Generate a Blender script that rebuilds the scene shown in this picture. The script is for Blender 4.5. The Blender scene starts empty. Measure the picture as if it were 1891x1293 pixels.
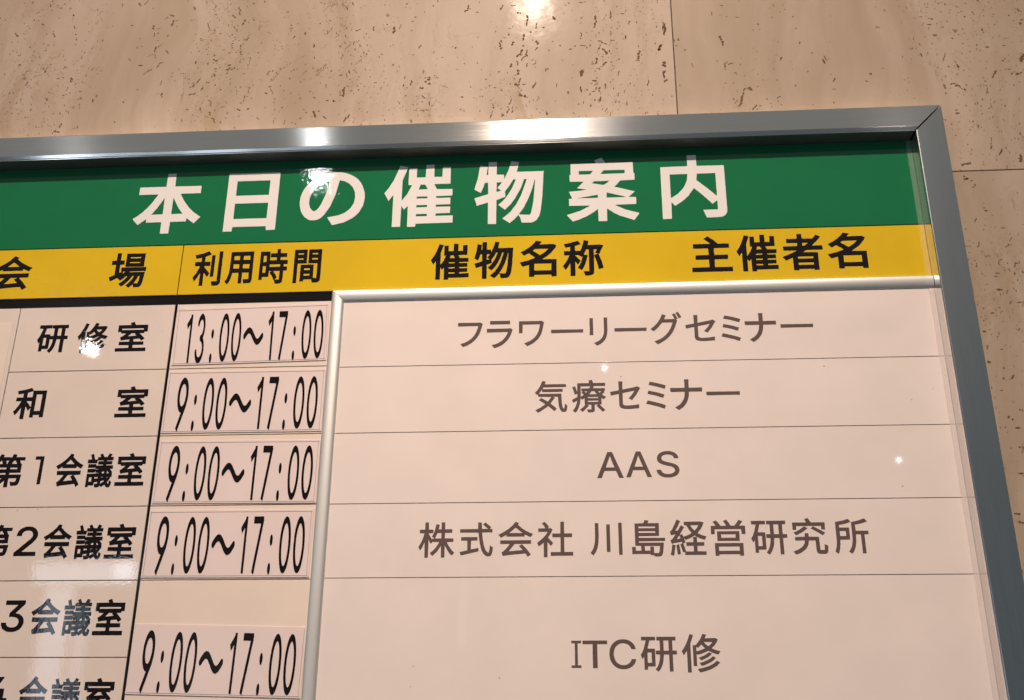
import bpy, math, random
from mathutils import Matrix, Vector, noise

sc = bpy.context.scene
C = sc.collection
random.seed(7)

# ---------------------------------------------------------------- camera
# Board space: X right, Y up, Z out of the wall, millimetres; Y=0 is eye height (1.5 m).
EYE = 1.5
def W(x, y, z):
    return Vector((x / 1000, -z / 1000, y / 1000 + EYE))
R = ((0.99754650, 0.02079269, 0.06684789), (0.00564387, 0.92788093, -0.37283391), (-0.06977911, 0.37229645, 0.92548702))
B2W = Matrix(((1, 0, 0), (0, 0, -1), (0, 1, 0)))
cam = bpy.data.cameras.new('camera')
cam.lens = 36.97; cam.sensor_width = 36; cam.clip_start = 0.02; cam.clip_end = 200
co = bpy.data.objects.new('camera', cam); C.objects.link(co); sc.camera = co
co.matrix_world = Matrix.Translation(W(0, 0, 900)) @ (B2W @ Matrix(R)).to_4x4()

# ---------------------------------------------------------------- world: dim lobby around the board
w = bpy.data.worlds.new('World'); sc.world = w; w.use_nodes = True
bg = w.node_tree.nodes['Background']
bg.inputs[1].default_value = 0.30
# cool dim hall at eye level, warmer lit ceiling higher up
_t = w.node_tree; _g = _t.nodes.new('ShaderNodeTexCoord'); _s = _t.nodes.new('ShaderNodeSeparateXYZ'); _r = _t.nodes.new('ShaderNodeValToRGB')
_t.links.new(_g.outputs['Generated'], _s.inputs[0]); _t.links.new(_s.outputs[2], _r.inputs[0]); _t.links.new(_r.outputs[0], bg.inputs[0])
_r.color_ramp.elements[0].position = 0.15; _r.color_ramp.elements[0].color = (0.27, 0.315, 0.35, 1)
_r.color_ramp.elements[1].position = 0.65; _r.color_ramp.elements[1].color = (0.80, 0.76, 0.70, 1)

# ---------------------------------------------------------------- lamps: ceiling downlights in front of the wall
def lamp(x, y, z, radius, power, col, aim=(-120, 330, 0), spread=180):
    l = bpy.data.lights.new('downlight', 'AREA'); l.shape = 'DISK'; l.size = radius * 2
    l.energy = power; l.color = col; l.spread = math.radians(spread)
    o = bpy.data.objects.new('downlight', l); C.objects.link(o)
    o.location = W(x, y, z)
    o.rotation_euler = (W(*aim) - o.location).to_track_quat('-Z', 'Y').to_euler()
    return o
WARM = (1.0, 0.79, 0.63)
lamp(-152, 2600, 2170, 0.040, 17.5, WARM, spread=70)
lamp(-1220, 2600, 3320, 0.020, 0.9, (0.96, 0.98, 1.0))
lamp(-3270, 2600, 5380, 0.020, 1.6, (1.0, 0.96, 0.94))
lamp(154, 2600, 5880, 0.010, 3, (1.0, 0.87, 0.82))
lamp(2820, 2600, 8460, 0.009, 4, (1.0, 0.84, 0.76))
def window(x, y, z, sx, sy, power, col):
    l = bpy.data.lights.new('window_light', 'AREA'); l.shape = 'RECTANGLE'; l.size = sx; l.size_y = sy
    l.energy = power; l.color = col
    o = bpy.data.objects.new('window_light', l); C.objects.link(o)
    o.location = W(x, y, z)
    o.rotation_euler = (math.pi / 2, 0, 0)
    return o
COOL = (0.72, 0.84, 1.0)
# bright doorway of the hall, far behind the camera to the left
for a in (
        (-3010, -180, 5000, 0.17, 2.30, 4.6, COOL),
        (-2890, 1052, 5010, 0.60, 0.125, 1.1, COOL),
        (-2640, 1060, 4990, 0.13, 0.10, 0.22, COOL),
        (-2860, 500, 5020, 0.07, 0.75, 0.45, COOL),
        (-2250, -750, 5000, 1.70, 1.20, 9.0, COOL),
        (-2080, 260, 5000, 0.36, 0.90, 1.3, COOL),
        (-690, 860, 5000, 0.05, 0.42, 0.035, COOL)):
    window(*a)

sc.view_settings.view_transform = 'Standard'; sc.view_settings.look = 'None'
sc.view_settings.exposure = 0.0; sc.view_settings.gamma = 1.0
sc.view_settings.use_curve_mapping = False
sc.cycles.use_denoising = True
sc.cycles.max_bounces = 8
sc.cycles.sample_clamp_indirect = 6.0
sc.cycles.blur_glossy = 0.3

# ---------------------------------------------------------------- materials
def mat(name, base, rough=0.5, metal=0.0, coat=0.0, coat_rough=0.03, spec=0.5):
    m = bpy.data.materials.new(name); m.use_nodes = True
    b = m.node_tree.nodes['Principled BSDF']
    b.inputs['Base Color'].default_value = (*base, 1); b.inputs['Roughness'].default_value = rough
    b.inputs['Metallic'].default_value = metal; b.inputs['Specular IOR Level'].default_value = spec
    b.inputs['Coat Weight'].default_value = coat; b.inputs['Coat Roughness'].default_value = coat_rough
    return m, m.node_tree, b
def N(nt, t, **kw):
    n = nt.nodes.new(t)
    for k, v in kw.items():
        if k in n.bl_rna.properties: setattr(n, k, v)
        else: n.inputs[k.replace('_', ' ')].default_value = v
    return n
def pos(nt, scale=(1, 1, 1), off=(0, 0, 0)):
    g = nt.nodes.new('ShaderNodeNewGeometry'); mp = nt.nodes.new('ShaderNodeMapping')
    mp.inputs['Scale'].default_value = scale; mp.inputs['Location'].default_value = off
    nt.links.new(g.outputs['Position'], mp.inputs['Vector']); return mp.outputs[0]
def noise_tex(nt, vec, scale, detail=2, rough=0.5, dist=0.0):
    n = nt.nodes.new('ShaderNodeTexNoise'); n.inputs['Scale'].default_value = scale
    n.inputs['Detail'].default_value = detail; n.inputs['Roughness'].default_value = rough
    n.inputs['Distortion'].default_value = dist
    nt.links.new(vec, n.inputs['Vector']); return n.outputs['Fac']
def ramp(nt, fac, stops, interp='LINEAR'):
    r = nt.nodes.new('ShaderNodeValToRGB'); r.color_ramp.interpolation = interp
    el = r.color_ramp.elements
    while len(el) < len(stops): el.new(0.5)
    for e, (p, c) in zip(el, stops):
        e.position = p; e.color = (c, c, c, 1) if isinstance(c, (int, float)) else (*c, 1)
    nt.links.new(fac, r.inputs[0]); return r.outputs[0]
def mathn(nt, op, a, b=None, clamp=False):
    n = nt.nodes.new('ShaderNodeMath'); n.operation = op; n.use_clamp = clamp
    for i, v in enumerate((a, b)):
        if v is None: continue
        if isinstance(v, (int, float)): n.inputs[i].default_value = v
        else: nt.links.new(v, n.inputs[i])
    return n.outputs[0]
def mixc(nt, fac, a, b, blend='MIX'):
    n = nt.nodes.new('ShaderNodeMix'); n.data_type = 'RGBA'; n.blend_type = blend
    if isinstance(fac, (int, float)): n.inputs[0].default_value = fac
    else: nt.links.new(fac, n.inputs[0])
    for i, v in ((6, a), (7, b)):
        if isinstance(v, tuple): n.inputs[i].default_value = (*v, 1)
        else: nt.links.new(v, n.inputs[i])
    return n.outputs[2]
def bump(nt, h, strength, dist, prev=None):
    n = nt.nodes.new('ShaderNodeBump'); n.inputs['Strength'].default_value = strength
    n.inputs['Distance'].default_value = dist; nt.links.new(h, n.inputs['Height'])
    if prev is not None: nt.links.new(prev, n.inputs['Normal'])
    return n.outputs[0]

def sheet_mat(name, base, mottle=0.04, coat=1.0, coat_rough=0.03, orange=0.0, wavy=0.0, specks=False, rough=0.8, billow=0.0):
    """printed or painted sheet under a clear gloss: faint mottling, gloss relief in the coat"""
    m, nt, b = mat(name, base, rough, 0, coat, coat_rough, 0.05)
    v = pos(nt)
    f = noise_tex(nt, v, 14, 3, 0.6)
    g = noise_tex(nt, v, 900, 2, 0.6)
    col = mixc(nt, ramp(nt, f, [(0.3, 0.0), (0.7, 1.0)]), tuple(c * (1 - mottle) for c in base), tuple(min(1, c * (1 + mottle)) for c in base))
    col = mixc(nt, mathn(nt, 'MULTIPLY', g, 0.12), col, tuple(c * 0.72 for c in base))
    if specks:
        vo = N(nt, 'ShaderNodeTexVoronoi', Scale=55.0); nt.links.new(v, vo.inputs['Vector'])
        sp = ramp(nt, vo.outputs['Distance'], [(0.0, 1.0), (0.03, 1.0), (0.05, 0.0)])
        rnd = N(nt, 'ShaderNodeSeparateColor'); nt.links.new(vo.outputs['Color'], rnd.inputs[0])
        sp = mathn(nt, 'MULTIPLY', sp, mathn(nt, 'GREATER_THAN', rnd.outputs[0], 0.86))
        col = mixc(nt, mathn(nt, 'MULTIPLY', sp, 0.6), col, (0.16, 0.11, 0.08))
    nt.links.new(col, b.inputs['Base Color'])
    nrm = None
    if wavy: nrm = bump(nt, noise_tex(nt, v, 9, 1, 0.4), 1.0, wavy)
    if orange: nrm = bump(nt, noise_tex(nt, v, 480, 1, 0.5), 1.0, orange, nrm)
    if nrm is not None: nt.links.new(nrm, b.inputs['Coat Normal'])
    if billow: nt.links.new(bump(nt, noise_tex(nt, pos(nt, (1, 1, 1.8)), 7, 2, 0.45), 1.0, billow), b.inputs['Normal'])
    return m

M = {}
M['green'] = sheet_mat('green_vinyl', (0.004, 0.150, 0.056), 0.05, 1.0, 0.02, orange=0.000028)
M['yellow'] = sheet_mat('yellow_vinyl', (0.68, 0.455, 0.015), 0.05, 0.6, 0.08, orange=0.0001)
M['cream'] = sheet_mat('cream_plate', (0.73, 0.63, 0.57), 0.04, 1.0, 0.015, orange=0.000011, wavy=0.00003, specks=True)
M['slot'] = sheet_mat('cream_slot', (0.77, 0.65, 0.57), 0.04, 0.5, 0.1, specks=True)
M['card'] = sheet_mat('pinkish_card', (0.76, 0.64, 0.62), 0.03, 0.4, 0.12)
M['cardedge'] = sheet_mat('card_edge', (0.42, 0.34, 0.36), 0.03, 0.4, 0.12)
M['paper'] = sheet_mat('event_paper', (0.80, 0.70, 0.66), 0.035, 1.0, 0.012, wavy=0.00003, specks=True, billow=0.0012)
M['white_letter'] = sheet_mat('white_vinyl_letter', (0.80, 0.77, 0.75), 0.03, 1.0, 0.015, orange=0.000028)
M['black_letter'] = sheet_mat('black_letter', (0.006, 0.003, 0.004), 0.03, 1.0, 0.015, orange=0.000018)
M['black_matte_letter'] = sheet_mat('black_print', (0.008, 0.005, 0.006), 0.03, 0.3, 0.15)
M['grey_print'] = sheet_mat('grey_brown_print', (0.125, 0.085, 0.080), 0.05, 1.0, 0.012)
M['black'] = sheet_mat('black_panel', (0.006, 0.005, 0.006), 0.05, 0.5, 0.12)
M['line'] = sheet_mat('printed_line', (0.10, 0.07, 0.065), 0.03, 0.5, 0.1)
M['grout'] = mat('dark_joint', (0.10, 0.055, 0.035), 0.9)[0]

def brushed(name, tangent, base=(0.82, 0.81, 0.79), rough=0.16, aniso=1.0, streak=(1, 1, 1)):
    m, nt, b = mat(name, base, rough, 1.0)
    v = pos(nt, streak)
    n = noise_tex(nt, v, 1.0, 5, 0.7)
    r = ramp(nt, n, [(0.3, rough - 0.03), (0.7, rough + 0.04)])
    nt.links.new(r, b.inputs['Roughness'])
    nt.links.new(mixc(nt, ramp(nt, n, [(0.25, 0.0), (0.75, 1.0)]), tuple(c * 0.92 for c in base), tuple(min(1, c * 1.06) for c in base)), b.inputs['Base Color'])
    b.inputs['Anisotropic'].default_value = aniso
    t = nt.nodes.new('ShaderNodeCombineXYZ')
    for i in range(3): t.inputs[i].default_value = tangent[i]
    nt.links.new(t.outputs[0], b.inputs['Tangent'])
    nt.links.new(bump(nt, n, 0.2, 0.00002), b.inputs['Normal'])
    return m
M['alu_h'] = brushed('brushed_aluminium_across', (0, 0, 1), streak=(9, 2400, 2400))
M['alu_v'] = brushed('brushed_aluminium_upright', (0, 0, 1), base=(0.68, 0.70, 0.70), streak=(2400, 2400, 9))  # same metal: the dimmer hall it reflects is put into a darker base
m, nt, b = mat('satin_silver_trim', (0.66, 0.66, 0.64), 0.46, 0.7)
nt.links.new(bump(nt, noise_tex(nt, pos(nt), 260, 2), 0.12, 0.0003), b.inputs['Normal'])
M['satin'] = m
m, nt, b = mat('bright_inner_wall', (0.78, 0.78, 0.78), 0.12, 1.0)
nt.links.new(bump(nt, noise_tex(nt, pos(nt, (1, 1, 0.1)), 300, 2), 0.1, 0.0002), b.inputs['Normal'])
M['inner'] = m
M['edge'] = mat('satin_edge', (0.42, 0.43, 0.45), 0.24, 1.0)[0]
M['shaded_lip'] = mat('shade_dark_lip', (0.20, 0.19, 0.18), 0.45, 0.6)[0]  # top rail's underside: its shade is painted as a darker base
m, nt, b = mat('strip_sheen', (0.86, 0.78, 0.75), 0.2, 0.0)  # pale tint painted for the sheet's reflection in the rail
b.inputs['Alpha'].default_value = 0.30
M['clear'] = m
m, nt, b = mat('strip_sheen_thin', (0.86, 0.86, 0.80), 0.15)
b.inputs['Alpha'].default_value = 0.07
M['clear_thin'] = m

def travertine():
    m, nt, b = mat('travertine', (0.62, 0.5, 0.4), 0.5, 0, 0.013, 0.11, 0.12)
    oi = nt.nodes.new('ShaderNodeObjectInfo')
    g = nt.nodes.new('ShaderNodeNewGeometry')
    # flow warping
    wn = nt.nodes.new('ShaderNodeTexNoise'); wn.inputs['Scale'].default_value = 5.0; wn.inputs['Detail'].default_value = 2
    nt.links.new(g.outputs['Position'], wn.inputs['Vector'])
    sub = nt.nodes.new('ShaderNodeVectorMath'); sub.operation = 'SUBTRACT'; sub.inputs[1].default_value = (0.5, 0.5, 0.5)
    nt.links.new(wn.outputs['Color'], sub.inputs[0])
    scl = nt.nodes.new('ShaderNodeVectorMath'); scl.operation = 'SCALE'; scl.inputs['Scale'].default_value = 0.11
    nt.links.new(sub.outputs[0], scl.inputs[0])
    add = nt.nodes.new('ShaderNodeVectorMath'); add.operation = 'ADD'
    nt.links.new(g.outputs['Position'], add.inputs[0]); nt.links.new(scl.outputs[0], add.inputs[1])
    off = nt.nodes.new('ShaderNodeCombineXYZ'); nt.links.new(mathn(nt, 'MULTIPLY', oi.outputs['Random'], 7.0), off.inputs[1])
    add2 = nt.nodes.new('ShaderNodeVectorMath'); add2.operation = 'ADD'
    nt.links.new(add.outputs[0], add2.inputs[0]); nt.links.new(off.outputs[0], add2.inputs[1])
    P = add2.outputs[0]
    def mp(s):
        n = nt.nodes.new('ShaderNodeMapping'); n.inputs['Scale'].default_value = s; nt.links.new(P, n.inputs['Vector']); return n.outputs[0]
    cloud = noise_tex(nt, mp((3.2, 1, 1.1)), 2.6, 5, 0.55)
    band = noise_tex(nt, mp((14, 1, 1.2)), 1.6, 4, 0.6)
    fine = noise_tex(nt, mp((1, 1, 0.7)), 150, 3, 0.6)
    col = mixc(nt, ramp(nt, cloud, [(0.32, 0.0), (0.68, 1.0)]), (0.365, 0.280, 0.215), (0.500, 0.402, 0.332))
    col = mixc(nt, ramp(nt, band, [(0.36, 0.55), (0.55, 0.0)]), col, (0.315, 0.236, 0.165))
    # brownish wisps
    wisp = noise_tex(nt, mp((1.6, 1, 1.0)), 11, 5, 0.62, 1.6)
    wl = ramp(nt, wisp, [(0.485, 0.0), (0.5, 1.0), (0.515, 0.0)])
    wm = ramp(nt, noise_tex(nt, mp((1, 1, 1)), 4.5, 2), [(0.52, 0.0), (0.66, 1.0)])
    wl = mathn(nt, 'MULTIPLY', wl, wm)
    col = mixc(nt, mathn(nt, 'MULTIPLY', wl, 0.4), col, (0.27, 0.19, 0.10))
    col = mixc(nt, mathn(nt, 'MULTIPLY', fine, 0.22), col, (0.34, 0.255, 0.18))
    # where pits gather: upright veins
    sx = nt.nodes.new('ShaderNodeSeparateXYZ'); nt.links.new(g.outputs['Position'], sx.inputs[0])
    u = mathn(nt, 'MULTIPLY_ADD', sx.outputs[0], 1.0); nt.nodes[-1].inputs[2].default_value = 0.70   # -0.70 .. 0.30+ -> 0..1
    warpx = nt.nodes.new('ShaderNodeSeparateXYZ'); nt.links.new(scl.outputs[0], warpx.inputs[0])
    u = mathn(nt, 'ADD', u, mathn(nt, 'MULTIPLY', warpx.outputs[0], 0.35))
    u = mathn(nt, 'MULTIPLY', u, 1 / 1.2)
    f = lambda x: (x + 700) / 1200
    veins = ramp(nt, u, [(f(-640), .15), (f(-575), .55), (f(-530), .55), (f(-500), .1), (f(-470), .1), (f(-430), .6), (f(-375), .6), (f(-340), .2), (f(-270), .3),
                         (f(-235), .45), (f(-200), .12), (f(-160), .4), (f(-120), .1), (f(-80), .35), (f(-55), 1.), (f(-35), .8), (f(-15), .2), (f(8), .6), (f(30), .6),
                         (f(50), .25), (f(65), .5), (f(92), .6), (f(110), .1), (f(150), .35), (f(175), .35), (f(220), .08), (f(300), .12), (f(360), .4), (f(400), .5)])
    clump = noise_tex(nt, mp((2.2, 1, 0.9)), 7, 3, 0.6)
    dens = mathn(nt, 'MULTIPLY', veins, ramp(nt, clump, [(0.42, 0.12), (0.60, 1.3)]))
    halo = ramp(nt, noise_tex(nt, mp((2.0, 1, 1.1)), 22, 4, 0.7, 0.6), [(0.48, 0.0), (0.66, 1.0)])
    col = mixc(nt, mathn(nt, 'MULTIPLY', mathn(nt, 'MULTIPLY', halo, dens, True), 0.55), col, (0.30, 0.205, 0.11))
    pit = None
    for scale, st, t, k in ((210, 0.45, 0.25, 0.35), (430, 0.6, 0.30, 0.95), (95, 0.45, 0.16, 0.06)):
        vo = nt.nodes.new('ShaderNodeTexVoronoi'); vo.inputs['Scale'].default_value = scale
        jn = nt.nodes.new('ShaderNodeMapping'); jn.inputs['Scale'].default_value = (1, 1, st)
        # ragged edges
        rn = nt.nodes.new('ShaderNodeTexNoise'); rn.inputs['Scale'].default_value = scale * 2.2; rn.inputs['Detail'].default_value = 2
        nt.links.new(P, rn.inputs['Vector'])
        s2 = nt.nodes.new('ShaderNodeVectorMath'); s2.operation = 'SCALE'; s2.inputs['Scale'].default_value = 0.9 / scale
        nt.links.new(rn.outputs['Color'], s2.inputs[0])
        a2 = nt.nodes.new('ShaderNodeVectorMath'); a2.operation = 'ADD'; nt.links.new(P, a2.inputs[0]); nt.links.new(s2.outputs[0], a2.inputs[1])
        nt.links.new(a2.outputs[0], jn.inputs['Vector']); nt.links.new(jn.outputs[0], vo.inputs['Vector'])
        sep = nt.nodes.new('ShaderNodeSeparateColor'); nt.links.new(vo.outputs['Color'], sep.inputs[0])
        # each cell has a pit when its random number falls below the local density
        has = mathn(nt, 'LESS_THAN', sep.outputs[0], mathn(nt, 'MULTIPLY', dens, k))
        size = mathn(nt, 'MULTIPLY', sep.outputs[1], t)
        p = mathn(nt, 'MULTIPLY', mathn(nt, 'SUBTRACT', mathn(nt, 'ADD', size, 0.08), vo.outputs['Distance']), 14.0, True)
        p = mathn(nt, 'MULTIPLY', p, has)
        p = mathn(nt, 'MULTIPLY', p, mathn(nt, 'MULTIPLY_ADD', sep.outputs[2], 0.7)); nt.nodes[-1].inputs[2].default_value = 0.25
        # (MULTIPLY_ADD above gives every pit its own depth)
        pit = p if pit is None else mathn(nt, 'MAXIMUM', pit, p)
    # long cracks
    ck = noise_tex(nt, mp((1.5, 1, 0.8)), 16, 4, 0.65, 0.8)
    cl = ramp(nt, ck, [(0.492, 0.0), (0.5, 0.9), (0.508, 0.0)])
    cm = ramp(nt, noise_tex(nt, mp((1, 1, 1)), 13, 2), [(0.60, 0.0), (0.70, 1.0)])
    crack = mathn(nt, 'MULTIPLY', mathn(nt, 'MULTIPLY', cl, cm), ramp(nt, dens, [(0.1, 0.0), (0.4, 1.0)]))
    pit = mathn(nt, 'MAXIMUM', pit, mathn(nt, 'MULTIPLY', crack, 0.8))
    col = mixc(nt, mathn(nt, 'MULTIPLY', pit, 0.9), col, (0.11, 0.075, 0.045))
    nt.links.new(col, b.inputs['Base Color'])
    nt.links.new(mathn(nt, 'MULTIPLY_ADD', pit, 0.5), b.inputs['Roughness']); nt.nodes[-1].inputs[2].default_value = 0.5
    h = mathn(nt, 'SUBTRACT', mathn(nt, 'MULTIPLY', fine, 0.03), pit)
    nt.links.new(bump(nt, h, 0.5, 0.0010), b.inputs['Normal'])
    nt.links.new(bump(nt, pit, 0.4, -0.0006, bump(nt, noise_tex(nt, g.outputs['Position'], 60, 2), 1, 0.0001)), b.inputs['Coat Normal'])
    nt.links.new(mathn(nt, 'SUBTRACT', 0.013, mathn(nt, 'MULTIPLY', pit, 0.013)), b.inputs['Coat Weight'])
    return m
M['stone'] = travertine()
M['pit'] = mat('dark_pit', (0.14, 0.085, 0.048), 0.9, spec=0.1)[0]
M['ochre'] = mat('ochre_stain', (0.27, 0.19, 0.095), 0.8, spec=0.1)[0]
M['faint'] = mat('faint_streak', (0.31, 0.225, 0.145), 0.8, spec=0.1)[0]

# ---------------------------------------------------------------- mesh helpers (millimetres, board space)
ORIGIN = {}
def root_empty(name, x, y, z):
    o = bpy.data.objects.new(name, None); C.objects.link(o); o.empty_display_size = 0.05
    o.location = W(x, y, z); o.rotation_euler = (math.pi / 2, 0, 0); ORIGIN[o.name] = (x, y, z)
    return o
def mesh_obj(name, V, F, m, parent=None, origin=None, smooth=False):
    """V in board mm.  A child shares its root's frame; a root mesh gets its own origin."""
    org = ORIGIN[parent.name] if parent is not None else origin
    me = bpy.data.meshes.new(name)
    me.from_pydata([((x - org[0]) / 1000, (y - org[1]) / 1000, (z - org[2]) / 1000) for x, y, z in V], [], F)
    me.materials.append(m)
    if smooth: me.polygons.foreach_set('use_smooth', [True] * len(me.polygons))
    me.update()
    o = bpy.data.objects.new(name, me); C.objects.link(o)
    if parent is not None: o.parent = parent
    else: o.location = W(*org); o.rotation_euler = (math.pi / 2, 0, 0)
    ORIGIN[o.name] = org
    return o
def slab(x0, x1, y0, y1, z0, z1, c=0.4):
    """plate with chamfered front edges"""
    V = [(x0, y0, z0), (x1, y0, z0), (x1, y1, z0), (x0, y1, z0),
         (x0, y0, z1 - c), (x1, y0, z1 - c), (x1, y1, z1 - c), (x0, y1, z1 - c),
         (x0 + c, y0 + c, z1), (x1 - c, y0 + c, z1), (x1 - c, y1 - c, z1), (x0 + c, y1 - c, z1)]
    F = [(3, 2, 1, 0), (8, 9, 10, 11)]
    for i in range(4):
        j = (i + 1) % 4
        F += [(i, j, j + 4, i + 4), (i + 4, j + 4, j + 8, i + 8)]
    return V, F
def tag(o, label=None, cat=None, group=None, kind=None):
    if label: o['label'] = label
    if cat: o['category'] = cat
    if group: o['group'] = group
    if kind: o['kind'] = kind
    return o

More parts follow.
